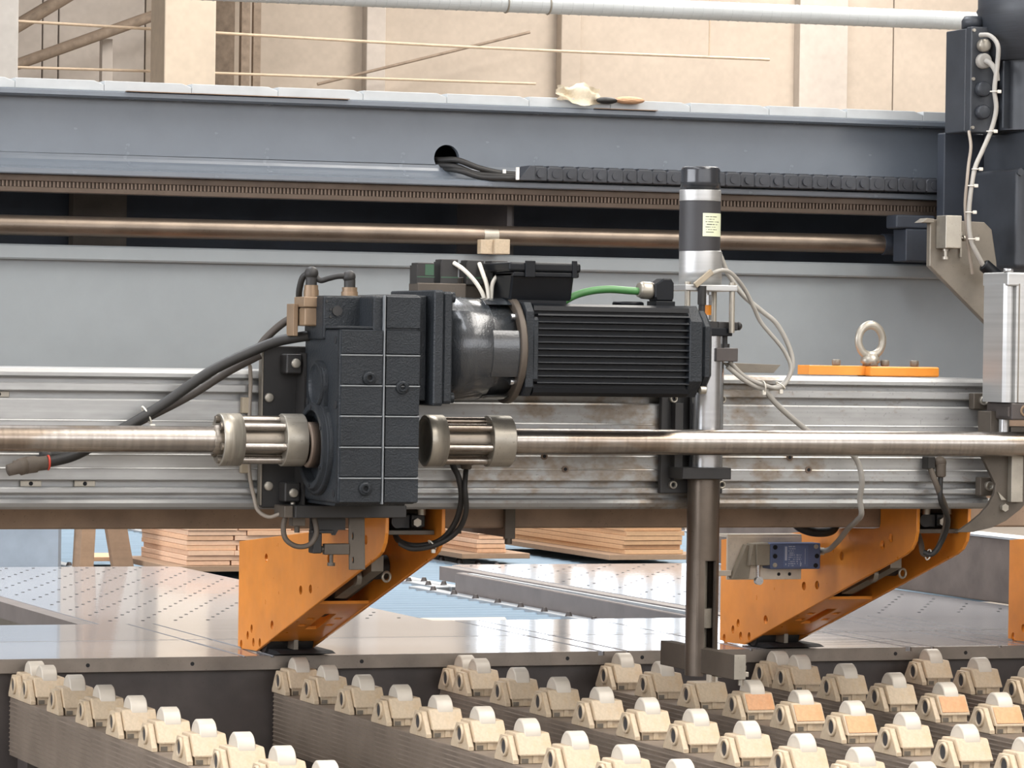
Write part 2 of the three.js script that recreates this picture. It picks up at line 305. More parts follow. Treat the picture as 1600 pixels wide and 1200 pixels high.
// ---------------------------------------------------------------- far tables, conveyors and the stacks on them
const YT = 0.905;
function slab(parent, name, x0, x1, z0, z1, m = M.table, y0 = YT - 0.023) { return part(parent, name, box(x0, x1, y0, YT, z0, z1), m); }
{
  const t = thing('saw_table', 'grey glossy saw table of long strips with dark grooves under the orange clamps', 'table', [0.3, 0.6, -1.1]);
  const cut = [-1.7, -0.185, -0.135, 0.463, 0.512, 0.748, 1.056, 1.104, 1.24, 1.292, 1.343, 1.394, 2.4];
  for (let i = 0; i + 1 < cut.length; i++) { slab(t, 'table_slab', cut[i] + 0.0045, cut[i + 1] - 0.0045, -1.166, -0.8005); slab(t, 'table_slab', cut[i] + 0.003, cut[i + 1] - 0.003, -1.572, -1.1755); }
  const eb = [[-1.7, 0.882], [2.4, 0.882], [2.4, YT]]; for (const x of cut.slice(1, -1).reverse()) { const d = x === 0.463 || x === 1.056 ? 0.0075 : 0.003, w = d > 0.004 ? 0.006 : 0.003; eb.push([x + w, YT], [x + w, YT - d], [x - w, YT - d], [x - w, YT]); } eb.push([-1.7, YT]);
  part(t, 'edge_bar', prismZ(eb, -0.8, -0.793), M.tableEdge);
  part(t, 'rear_bar', prismY([[0.425, -1.66], [0.60, -1.66], [0.575, -1.578], [0.425, -1.578]], YT - 0.02, YT - 0.001), M.plateLight);
  for (const x of [-0.455, -0.275, -0.073, 0.024, 0.4, 0.54, 1.03, 1.17, -0.63]) part(t, 'bolt_hole_shade', cyl([x, 0.8935, -0.7955], [x, 0.8935, -0.7926], 0.0035, 10), M.dark);  // dark discs for the shade in the bolt holes
  part(t, 'apron', box(-1.7, 2.4, 0.56, 0.88, -0.83, -0.815), M.apron);
  part(t, 'underframe', [box(-1.7, 2.4, 0.6, 0.875, -1.56, -1.2), box(-1.6, -1.5, 0, 0.6, -1.5, -0.9), box(0.3, 0.4, 0, 0.6, -1.5, -0.9), box(2.2, 2.3, 0, 0.6, -1.5, -0.9)], M.apron);
}
function fingerTable(label, x0, x1, dx = 0.064) {
  const t = thing('air_table', label, 'table', [(x0 + x1) / 2, 0, -2.5]);
  part(t, 'table_top', prismY([[x0, -1.577], [x1, -1.577], [x1, -3.40], [x1 - 0.03, -3.43], [x0 + 0.03, -3.43], [x0, -3.40]], YT - 0.03, YT - 0.0005, 0), M.table);
  part(t, 'edge_strip', box(x0 - 0.036, x0 - 0.001, YT - 0.035, YT - 0.002, -3.39, -1.58), M.railDark);
  part(t, 'air_box', box(x0 + 0.01, x1 - 0.01, YT - 0.16, YT - 0.031, -3.4, -1.6), M.bracketGrey);
  part(t, 'table_leg', [box(x0 + 0.1, x0 + 0.18, 0, 0.75, -1.9, -1.8), box(x0 + 0.1, x0 + 0.18, 0, 0.75, -3.2, -3.1)], M.bracketGrey);
  const h = new THREE.CylinderGeometry(0.0038, 0.0038, 0.0004, 8), spots = [];
  for (let i = 0, z = -1.66; z > -3.38; z -= 0.078, i++) for (let x = x0 + 0.04 + (i % 2) * dx / 2; x < x1 - 0.02; x += dx) spots.push([x, z]);
  const im = new THREE.InstancedMesh(h, M.dark, spots.length), m4 = new THREE.Matrix4();
  spots.forEach(([x, z], i) => im.setMatrixAt(i, m4.makeTranslation(x - t.position.x, YT, z - t.position.z)));
  im.name = 'air_hole_shade'; im.userData.kind = 'stuff'; t.add(im);  // flat dark discs paint the depth of the air holes
  return t;
}
fingerTable('wide pale air table full of small holes left of the near orange clamp', -0.235, 0.42);
const finger2 = fingerTable('glossy air table reaching away behind the long grey guide rail', 1.10, 1.79, 0.09);
fingerTable('air table at the far left edge beside a dark gap', -1.6, -0.93);
{
  const t = thing('guide_rail', 'long grey guide rail with a rounded end beside the glossy air table', 'rail', [1.06, 0.5, -2.4]);
  part(t, 'side_board', prismX([[-3.19, 0.82], [-1.6, 0.79], [-1.6, 0.893], [-3.19, 0.899]], 1.036, 1.072, 0.002), M.railDark);
  part(t, 'end_cap', lathe([1.054, 0.822, -3.19], [0, 1, 0], [[0, 0], [0, 0.018], [0.07, 0.018], [0.077, 0.012], [0.077, 0]], 20), M.railDark);
  part(t, 'bearing_strip', box(1.05, 1.075, 0.8935, 0.9, -3.15, -1.6), M.rail);
  part(t, 'support', [box(1.056, 1.07, 0, 0.8, -1.75, -1.7), box(1.056, 1.07, 0, 0.82, -3.1, -3.05)], M.railDark);
}
{
  const t = thing('angle_fence', 'tall grey-brown fence running away behind the right orange clamp', 'fence', [1.85, 0.9, -2.2]);
  part(t, 'fence_plate', box(1.8, 1.86, 0.906, 1.042, -3.5, -1.2, 0.002), std({ color: 0x776e6a, map: T.dirty, roughness: 0.5, metalness: 0.2 }));
  part(t, 'top_strip', box(1.796, 1.87, 1.0425, 1.047, -3.5, -1.2), M.rail);
}
function conveyor(label, x0, x1, z0, z1, y, group) {
  const t = thing('roller_conveyor', label, 'conveyor', [(x0 + x1) / 2, 0, (z0 + z1) / 2]);
  const rr = 0.024;
  let n = 0; for (let z = z1 - 0.04; z > z0 + 0.03; z -= 0.075, n++) part(t, 'roller', cyl([x0 + 0.02, y - rr, z], [x1 - 0.02, y - rr, z], rr, 14), M.roller);
  for (const x of [x0, x1]) {
    part(t, 'side_rail', box(x - 0.02, x + 0.015, y - 0.075, y + 0.004, z0, z1, 0.002), M.rail);
for (let z = z1 - 0.08; z > z0 + 0.03; z -= 0.15) part(t, 'bearing_cap', cyl([x - 0.012, y + 0.003, z], [x - 0.012, y + 0.013, z], 0.009, 8, 0.005), M.apron);
  }
  part(t, 'leg', [box(x0 - 0.02, x0 + 0.03, 0, y - 0.07, z1 - 0.2, z1 - 0.14), box(x1 - 0.03, x1 + 0.02, 0, y - 0.07, z1 - 0.2, z1 - 0.14), box(x0 - 0.02, x0 + 0.03, 0, y - 0.07, z0 + 0.2, z0 + 0.26), box(x1 - 0.03, x1 + 0.02, 0, y - 0.07, z0 + 0.2, z0 + 0.26)], M.rail);
  part(t, 'tray', box(x0, x1, y - 0.12, y - 0.1, z0, z1), M.roller);
  return t;
}
conveyor('pale blue roller conveyor in the gap between the two air tables', 0.46, 1.016, -3.42, -1.68, 0.85);
conveyor('roller conveyor with toothed side rails under the left wood stack', 0.42, 1.10, -6.6, -3.46, 0.845);
conveyor('narrow roller conveyor between the left and the middle board stacks', 1.14, 1.5, -6.6, -3.46, 0.845);
conveyor('wide roller conveyor under the brown board stack left of the tube', 1.55, 2.9, -6.8, -3.46, 0.845);
conveyor('roller conveyor at the far left behind the leaning boards', -0.3, 0.355, -6.6, -5.6, 0.83);
function stack(label, x0, x1, z0, z1, y0, n, h, mats, split) {
  const t = thing('board_stack', label, 'stack', [(x0 + x1) / 2, y0, (z0 + z1) / 2]);
  part(t, 'pallet_board', box(x0 - 0.05, x1 + 0.06, y0, y0 + 0.014, z0 - 0.02, z1 + 0.02, 0.001), M.boardLight);
  let y = y0 + 0.0145;
  for (let i = 0; i < n; i++) {
    let x = x0; const parts = split ? [0.26 + 0.1 * rnd(), 0.58 + 0.1 * rnd(), 1] : [1];
    for (const f of parts) { const xe = x0 + (x1 - x0) * f, j = (rnd() - 0.5) * 0.012, j2 = (rnd() - 0.5) * 0.018; part(t, 'board', box(x + 0.0015 + (x === x0 ? j * 0.5 : 0), xe - 0.0015 + j * 0.5, y, y + h - 0.0008, z0 + j, z1 + j2, 0.0008), mats[Math.floor(rnd() * mats.length)]); x = xe; }
    y += h;
  }
  return t;
}
stack('stack of tan boards on a pallet sheet seen left of the near orange clamp', 0.575, 1.02, -4.34, -3.9, 0.864, 10, 0.0125, [M.mdf[0], M.mdf[2]], true);
stack('short pinkish board stack on dark base right of the near orange clamp', 1.525, 1.61, -4.98, -4.41, 0.864, 8, 0.0125, [M.mdf[2], M.mdf[0]], false);
stack('long brown board stack in the middle, left of the black vertical tube', 1.913, 2.085, -5.25, -4.315, 0.864, 10, 0.0125, [M.mdf[1], M.mdf[3]], false);
single('machine_cabinet', prismZ([[-0.6, 0.3], [0.33, 0.3], [0.33, 1.35], [-0.6, 1.35]], -5.2, -4.2, 0.01), M.cabinet, 'pale blue machine cabinet at the far left below the beam', 'cabinet');
single('leaning_board', box(-0.018, 0.018, -0.2, 0.2, -0.08, 0.0, 0.001).rotateX(-0.1).rotateZ(-0.07).translate(0.392, 1.02, -4.16), M.boardLight, 'dusty brown board leaning beside the pale blue cabinet', 'board');
single('leaning_board', box(-0.026, 0.026, -0.2, 0.2, -0.03, 0.0, 0.001).rotateX(-0.1).rotateZ(0.16).translate(0.447, 1.02, -4.14), M.board, 'smooth brown board leaning, nearest the left board stack', 'board');
single('offcut_board', box(0.46, 0.56, 0.862, 0.873, -4.6, -4.4, 0.001), M.mdf[0], 'small flat offcut lying between leaning boards and left stack', 'board');

// ---------------------------------------------------------------- fixed saw frame: channel beam, rack, guide rod, lower panel
const XL = -1.35, XR = 2.1;
{
  const t = thing('channel_beam', 'long blue-grey channel beam with cable hole spanning the upper picture', 'beam', [0.3, 1.715, -1.0]);
  const web = new THREE.Shape([[XL, 1.7535], [XR, 1.7535], [XR, 1.86], [XL, 1.86]].map(([x, y]) => new THREE.Vector2(x, y)));
  const hp = new THREE.Path(); hp.absarc(0.2365, 1.7665, 0.0235, 0, Math.PI * 2, true); web.holes.push(hp);
  part(t, 'web', new THREE.ExtrudeGeometry(web, { depth: 0.012, bevelEnabled: false, curveSegments: 24 }).translate(0, 0, -1.012), M.beamGrey);
  part(t, 'top_flange', prismX([[-1.25, 1.849], [-0.966, 1.849], [-0.96, 1.852], [-0.96, 1.859], [-0.963, 1.861], [-1.25, 1.861]], XL, XR), M.beamGrey);
  part(t, 'lower_lip', prismX([[-1.013, 1.715], [-0.942, 1.715], [-0.94, 1.717], [-0.94, 1.7245], ...Array.from({ length: 9 }, (_, i) => { const a = (8 - i) / 8 * Math.PI / 2; return [-0.999 + 0.056 * (1 - Math.cos(a)), 1.7265 + 0.027 * (1 - Math.sin(a))]; }), [-1.013, 1.7535]], XL, XR), M.beamGrey);
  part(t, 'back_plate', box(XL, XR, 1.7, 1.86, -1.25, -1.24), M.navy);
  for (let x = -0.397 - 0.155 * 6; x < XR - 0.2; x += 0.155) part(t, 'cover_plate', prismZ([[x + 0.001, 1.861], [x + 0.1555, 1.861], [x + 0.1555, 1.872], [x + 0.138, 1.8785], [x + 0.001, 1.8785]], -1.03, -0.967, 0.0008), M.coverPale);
  for (const [x0, x1] of [[-0.36, 0.04], [0.5, 0.62]]) part(t, 'dust_strip', box(x0, x1, 1.861, 1.8622, -0.963, -0.953), M.brownSteel);
}
{
  const t = thing('gear_rack', 'brown toothed gear rack under the lip of the channel beam', 'rack', [0.3, 1.69, -0.95]);
  part(t, 'rack_bar', [box(XL, XR, 1.7035, 1.7148, -0.985, -0.956, 0.001), box(XL, XR, 1.6935, 1.704, -0.985, -0.961)], M.rack);
  part(t, 'support_strip', box(XL, XR, 1.685, 1.6935, -0.99, -0.955, 0.001), M.rack);
  const teeth = []; for (let x = -1.2; x < 1.35; x += 0.0068) teeth.push(prismZ([[x, 1.6938], [x + 0.0034, 1.6938], [x + 0.003, 1.7034], [x + 0.0004, 1.7034]], -0.961, -0.956));
  part(t, 'tooth', teeth, M.bronze, undefined, 'stuff');
}
{
  const t = thing('guide_rod', 'thick brown round guide rod in the dark slot above the grey panel', 'rod', [0, 1.63, -0.98]);
  part(t, 'rod', cyl([XL, 1.6265, -0.98], [1.08, 1.6325, -0.98], 0.0175, 28), M.rodBrown);
  part(t, 'end_sleeve', cyl([1.08, 1.6325, -0.98], [1.3, 1.633, -0.98], 0.0195, 24), M.navy);
  part(t, 'collar', cyl([0.297, 1.629, -0.98], [0.324, 1.629, -0.98], 0.0185, 28), M.zinc, 'bright ring at the rod joint');
}
single('rod_support', [box(0.282, 0.305, 1.597, 1.6225, -0.96, -0.94, 0.001), box(0.305, 0.333, 1.597, 1.6235, -0.97, -0.93, 0.0015)], M.cream, 'small cream plastic block under the brown guide rod', 'block');
{
  const t = thing('frame_recess', 'dark hollow of the saw frame behind the brown guide rod', 'housing', [0.3, 1.6, -1.3]);
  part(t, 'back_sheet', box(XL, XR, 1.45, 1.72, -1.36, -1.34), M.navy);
  part(t, 'post', box(-0.365, -0.267, 1.5, 1.715, -1.335, -1.3), M.dustBrown);
  part(t, 'stiffener', [box(0.363, 0.372, 1.5, 1.715, -1.3, -1.03), box(0.372, 0.398, 1.5, 1.715, -1.1, -1.09)], M.apron);
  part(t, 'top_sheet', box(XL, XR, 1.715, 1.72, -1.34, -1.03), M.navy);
}
{
  const t = thing('metal_cover', 'wide light grey sheet metal panel behind the motor', 'panel', [0.3, 1.16, -1.0]);
  part(t, 'sheet', box(XL, XR, 1.165, 1.585, -1.02, -1.0), M.panelGrey);
  part(t, 'top_lip', prismX([[-1.02, 1.571], [-0.986, 1.571], [-0.984, 1.574], [-0.984, 1.594], [-0.987, 1.597], [-1.02, 1.597]], XL, XR), M.panelGrey);
}
{
  const g = new THREE.PlaneGeometry(0.085, 0.05, 14, 8); const p = g.attributes.position;
  for (let i = 0; i < p.count; i++) { const x = p.getX(i), y = p.getY(i); p.setXYZ(i, x + (rnd() - 0.5) * 0.004, y * (0.5 + 0.5 * Math.exp(-((x - 0.008) ** 2) / 0.0004)) + (rnd() - 0.5) * 0.003, Math.sin(x * 130) * 0.006 + Math.sin(y * 170 + x * 60) * 0.005 + (rnd() - 0.5) * 0.004); }
  g.computeVertexNormals();
  single('crumpled_rag', g.rotateX(-0.35).translate(0.47, 1.885, -0.96), M.paper, 'crumpled cream rag lying on top of the channel beam', 'rag');
  const s = new THREE.IcosahedronGeometry(0.016, 1); const q = s.attributes.position; for (let i = 0; i < q.count; i++) q.setXYZ(i, q.getX(i) * 1.9, q.getY(i) * 0.45, q.getZ(i) * 0.8); s.computeVertexNormals();
  single('paper_scrap', s.translate(0.565, 1.878, -0.955), M.creamTan, 'small tan paper scrap right of the crumpled rag', 'scrap');
  single('dust_lump', new THREE.SphereGeometry(0.014, 10, 6).scale(1.5, 0.45, 1).translate(0.522, 1.876, -0.955), M.rubber, 'small dark lump between the rag and the paper scrap', 'lump');
}
// cables out of the hole and the drag chain on the lip
[[[0.205, 1.768, -1.12], [0.227, 1.763, -1.0], [0.247, 1.762, -0.97], [0.28, 1.749, -0.955], [0.318, 1.741, -0.95], [0.353, 1.739, -0.945]],
 [[0.205, 1.758, -1.12], [0.227, 1.754, -1.0], [0.247, 1.75, -0.972], [0.274, 1.739, -0.958], [0.318, 1.735, -0.942], [0.353, 1.735, -0.935]],
 [[0.21, 1.75, -1.12], [0.233, 1.748, -1.0], [0.251, 1.743, -0.965], [0.28, 1.733, -0.95], [0.32, 1.731, -0.93], [0.353, 1.731, -0.925]]]
  .forEach((p, i) => single('cable', tubeG(p, 0.0052, 40), M.rubber, ['topmost black cable leaving the round hole in the beam', 'middle black cable leaving the round hole in the beam', 'lowest black cable leaving the round hole in the beam'][i], 'cable'));
{
  const t = thing('drag_chain', 'black plastic cable drag chain lying on the beam lip', 'chain', [0.75, 1.73, -0.94]);
  part(t, 'end_bracket', prismZ([[0.34, 1.7275], [0.372, 1.7275], [0.372, 1.754], [0.362, 1.754]], -0.962, -0.912, 0.001), M.chain);
  part(t, 'end_clip', [box(0.336, 0.341, 1.728, 1.75, -0.915, -0.91), box(0.322, 0.327, 1.728, 1.747, -0.945, -0.94)], M.white, 'white clip');
  let i = 0;
  for (let x = 0.366; x < 1.22; x += 0.0285, i++) {
    const y = 1.7275 + 0;
    const l = part(t, 'chain_link', prismZ([[x, y + 0.003], [x + 0.004, y], [x + 0.028, y], [x + 0.0305, y + 0.004], [x + 0.0305, y + 0.019], [x + 0.027, y + 0.0245], [x + 0.004, y + 0.0245], [x, y + 0.021]], -0.962, -0.914 + (i % 2) * 0.0025, 0.0014), M.chain);
    part(l, 'link_boss', cyl([x + 0.016, y + 0.0125, -0.918], [x + 0.016, y + 0.0125, -0.9095], 0.0075, 12), M.chain);
    part(l, 'link_bar', box(x + 0.006, x + 0.024, y + 0.0245, y + 0.027, -0.955, -0.92), M.chain);
  }
}

// ---------------------------------------------------------------- carriage on the rack at the right
{
  const t = thing('terminal_box', 'tall black terminal box with cable glands on the upper right carriage', 'box', [1.16, 1.84, -0.79]);
  part(t, 'box_body', box(1.137, 1.19, 1.831, 2.017, -0.845, -0.765, 0.003), M.carriage);
  part(t, 'box_cover', box(1.137, 1.19, 1.829, 2.019, -0.764, -0.742, 0.003), M.carriage);
  for (const [y, r, m] of [[1.985, 0.012, M.zinc], [1.957, 0.014, M.greyCable], [1.907, 0.014, M.carriage], [1.866, 0.013, M.carriage]]) part(t, 'cable_gland', lathe([1.158, y, -0.742], [0, 0, 1], chamfered(r, 0.016, 0.003), 18), m);
  part(t, 'top_gland', lathe([1.158, 2.018, -0.78], [0, 1, 0], [[0, 0], [0, 0.02], [0.014, 0.02], [0.022, 0.015], [0.022, 0]], 18), M.carriage);
  for (const [x, y] of [[1.141, 2.012], [1.141, 1.925], [1.141, 1.838]]) part(t, 'cover_screw', cyl([x, y, -0.743], [x, y, -0.738], 0.003, 10), M.zinc);
}
{
  const t = thing('carriage_motor', 'large black geared motor on the carriage at the upper right', 'motor', [1.28, 1.6, -0.75]);
  part(t, 'motor_hood', lathe([1.285, 1.96, -0.75], [0, 1, 0], [[0, 0], [0, 0.112], [0.085, 0.118], [0.09, 0.121], [0.096, 0.118], [0.16, 0.118], [0.16, 0]], 40), M.carriage);
  part(t, 'motor_body', cyl([1.285, 1.835, -0.75], [1.285, 1.96, -0.75], 0.088, 36), M.carriage);
  for (let i = 0; i < 14; i++) { const a = i / 14 * Math.PI * 2 + 0.1, c = Math.cos(a), s = Math.sin(a); part(t, 'cooling_fin', box(-0.002, 0.002, 1.838, 1.957, 0.086, 0.103).rotateY(-a + Math.PI / 2).translate(1.285, 0, -0.75), M.carriage); }
  part(t, 'gear_housing', [box(1.222, 1.42, 1.68, 1.835, -0.86, -0.66, 0.008), box(1.2, 1.42, 1.585, 1.765, -0.87, -0.68, 0.01)], M.carriage);
  for (const y of [1.70, 1.655, 1.61]) part(t, 'housing_rib', box(1.244, 1.42, y, y + 0.005, -0.68, -0.655, 0.001), M.castBlack);
  part(t, 'housing_frame', [box(1.236, 1.244, 1.59, 1.76, -0.68, -0.655, 0.002), box(1.222, 1.42, 1.832, 1.84, -0.86, -0.655, 0.002), box(1.244, 1.25, 1.765, 1.83, -0.66, -0.656)], M.castBlack);
  part(t, 'housing_bolt', [hexBolt([1.205, 1.758, -0.68], [0, 0, 1], 0.007, 0.006), hexBolt([1.215, 1.95, -0.66], [0, 0, 1], 0.006, 0.008)], M.carriage);
}
single('added_shade_column', box(1.48, 1.95, 1.62, 2.9, -1.2, -0.4, 0.01), M.navy, 'added unseen column past the right edge that shades the beam', 'column');  // added out of view to darken the right end of the beam
{
  const t = thing('carriage_plate', 'dark navy carriage plate hanging over the gear rack at the right', 'plate', [1.2, 1.6, -0.88]);
  part(t, 'plate', box(1.15, 1.45, 1.585, 1.835, -0.9, -0.87, 0.003), M.navy);
  part(t, 'guide_block', [box(1.09, 1.2, 1.60, 1.66, -0.955, -0.9, 0.003), box(1.07, 1.15, 1.66, 1.685, -0.945, -0.9, 0.004)], M.navy);
}
{
  const t = thing('bracket', 'tan grey steel bracket with slanting lower edge under the carriage', 'bracket', [1.1, 1.5, -0.7]);
  part(t, 'plate', prismZ([[1.043, 1.588], [1.043, 1.671], [1.15, 1.668], [1.165, 1.655], [1.175, 1.6], [1.19, 1.46], [1.165, 1.48]], -0.72, -0.705, 0.0015), M.bracketGrey);
  part(t, 'ledge', prismZ([[1.018, 1.664], [1.043, 1.664], [1.043, 1.671], [1.03, 1.672]], -0.72, -0.69, 0.0008), M.bracketGrey);
  part(t, 'stop_block', box(1.054, 1.0855, 1.619, 1.677, -0.704, -0.665, 0.0015), M.zinc, 'light grey stop block');
  part(t, 'adjusting_screw', [cyl([1.067, 1.6, -0.69], [1.067, 1.619, -0.69], 0.0035, 10), cyl([1.067, 1.6, -0.69], [1.067, 1.6045, -0.69], 0.0065, 12), cyl([1.067, 1.6145, -0.69], [1.067, 1.6185, -0.69], 0.006, 6)], M.zinc);
  part(t, 'side_pin', [cyl([1.0855, 1.638, -0.69], [1.102, 1.638, -0.69], 0.0025, 8), cyl([1.1, 1.638, -0.69], [1.104, 1.638, -0.69], 0.0055, 10), box(1.1, 1.1035, 1.605, 1.65, -0.705, -0.7)], M.zinc);
}
single('cable', tubeG([[1.148, 2.003, -0.73], [1.157, 2.001, -0.71], [1.163, 1.983, -0.69], [1.163, 1.949, -0.69], [1.158, 1.904, -0.69], [1.162, 1.87, -0.69], [1.154, 1.835, -0.69], [1.131, 1.794, -0.68], [1.112, 1.763, -0.67], [1.099, 1.719, -0.66], [1.096, 1.674, -0.66], [1.101, 1.634, -0.66], [1.116, 1.606, -0.66], [1.135, 1.58, -0.665]], 0.0042, 90), M.greyCable, 'long grey cable tied down the side of the black carriage motor', 'cable');
single('cable', tubeG([[1.158, 1.957, -0.725], [1.162, 1.952, -0.715], [1.166, 1.935, -0.7], [1.168, 1.92, -0.7]], 0.005, 20), M.greyCable, 'short grey cable bending from the pale gland of the terminal box', 'cable');
single('cable', tubeG([[1.129, 1.83, -0.73], [1.118, 1.80, -0.70], [1.104, 1.768, -0.68], [1.094, 1.74, -0.665], [1.091, 1.70, -0.665], [1.093, 1.668, -0.665], [1.1, 1.63, -0.67], [1.108, 1.60, -0.675], [1.115, 1.575, -0.68]], 0.003, 60), M.beigeCable, 'thin beige cable beside the tied grey cable on the carriage', 'cable');
[[1.157, 1.9, -0.69], [1.15, 1.829, -0.688], [1.112, 1.76, -0.668], [1.1, 1.73, -0.662], [1.096, 1.683, -0.658], [1.102, 1.636, -0.658]].forEach((p, i) => {
  const t = single('cable_tie', [new THREE.TorusGeometry(0.0062, 0.0012, 6, 16).rotateX(Math.PI / 2).translate(...p), box(p[0] + 0.004, p[0] + 0.011, p[1] - 0.003, p[1] + 0.003, p[2] + 0.003, p[2] + 0.008, 0.001)], M.tie, ['white cable tie beside the dark glands of the terminal box', 'white cable tie just below the terminal box', 'white cable tie level with the top of the chain', 'white cable tie just below the level of the chain', 'white cable tie level with the top of the tan bracket', 'lowest white cable tie on the carriage cable, over the tan bracket'][i], 'cable tie');
});
single('connector_plug', lathe([1.128, 1.592, -0.665], [0.75, -0.6, 0.1], chamfered(0.012, 0.045, 0.003), 16), M.motorBlack, 'black cable plug at the lower end of the carriage cables', 'plug');

// ---------------------------------------------------------------- pusher beam: aluminium profile and steel box
{
  const t = thing('aluminium_beam', 'long stained aluminium beam profile with slots behind the steel shaft', 'beam', [0, 1.18, -0.2]);
  const F = -0.1, D = -0.116, c = 0.0016, pr = [];
  // front contour from the bottom up: ridges and T-slots
  pr.push([-0.3, 1.183], [F - 0.009, 1.183], [F - 0.003, 1.1865], [F, 1.1925], [F - 0.002, 1.197], [F - 0.0055, 1.2003], [D, 1.2003], [D, 1.2065], [F - c, 1.2065], [F, 1.2085], [F, 1.2138], [F - 0.0025, 1.2163], [D - 0.004, 1.2163], [D - 0.004, 1.2262], [F - c, 1.2262], [F, 1.2278]);
  for (const y of [1.2445, 1.2652, 1.3155]) pr.push([F, y - 0.0012], [F + 0.0012, y - 0.0006], [F - 0.0001, y + 0.0012], [F, y + 0.002]);
  pr.push([F, 1.3453], [F - 0.0025, 1.3478], [D - 0.004, 1.3478], [D - 0.004, 1.3583], [F - c, 1.3583], [F, 1.3601], [F, 1.3695], [F - 0.0025, 1.3713], [D, 1.3713], [D, 1.3785], [F - 0.004, 1.3785], [F, 1.3812], [F, 1.3865], [F - 0.0035, 1.3918], [F - 0.0075, 1.3935], [-0.3, 1.3935]);
  part(t, 'profile', prismX(pr, XL, 0.862), M.alu);
  for (const [x, y] of [[-0.766, 1.353], [-0.716, 1.221], [-0.634, 1.221]]) { const n = part(t, 'slot_nut', box(x - 0.016, x + 0.016, y - 0.0048, y + 0.0048, -0.1195, -0.113, 0.001), M.zinc); part(n, 'nut_hole_shade', cyl([x, y, -0.1135], [x, y, -0.1125], 0.0032, 12), M.dark); }  // nut hole depth painted by a dark disc
  for (const [x, y] of [[0.505, 1.265], [0.538, 1.2455], [0.09, 1.265], [0.125, 1.2452]]) { const n = part(t, 'washer', cyl([x, y, -0.1], [x, y, -0.0985], 0.0055, 16), M.bronze); part(n, 'screw_hole_shade', cyl([x, y, -0.0986], [x, y, -0.0978], 0.0028, 10), M.dark); }  // dark disc stands for shade in the screw hole
}
{
  const t = thing('steel_box_beam', 'dark brown steel box beam along the underside of the aluminium beam', 'beam', [0, 1.144, -0.4]);
  part(t, 'tube', box(XL, 1.9, 1.1435, 1.385, -0.46, -0.312, 0.004), M.brownSteel);
  part(t, 'rib', [box(0.1, 0.107, 1.13, 1.143, -0.58, -0.3), box(0.0995, 0.117, 1.127, 1.181, -0.306, -0.297, 0.001)], M.bracketDark);
  part(t, 'rib_bolt', [hexBolt([0.03, 1.1435, -0.33], [0, -1, 0], 0.007, 0.009), hexBolt([0.107, 1.128, -0.302], [0, -1, 0], 0.006, 0.009), hexBolt([0.21, 1.1435, -0.33], [0, -1, 0], 0.006, -0.004)], M.bracketDark);
}

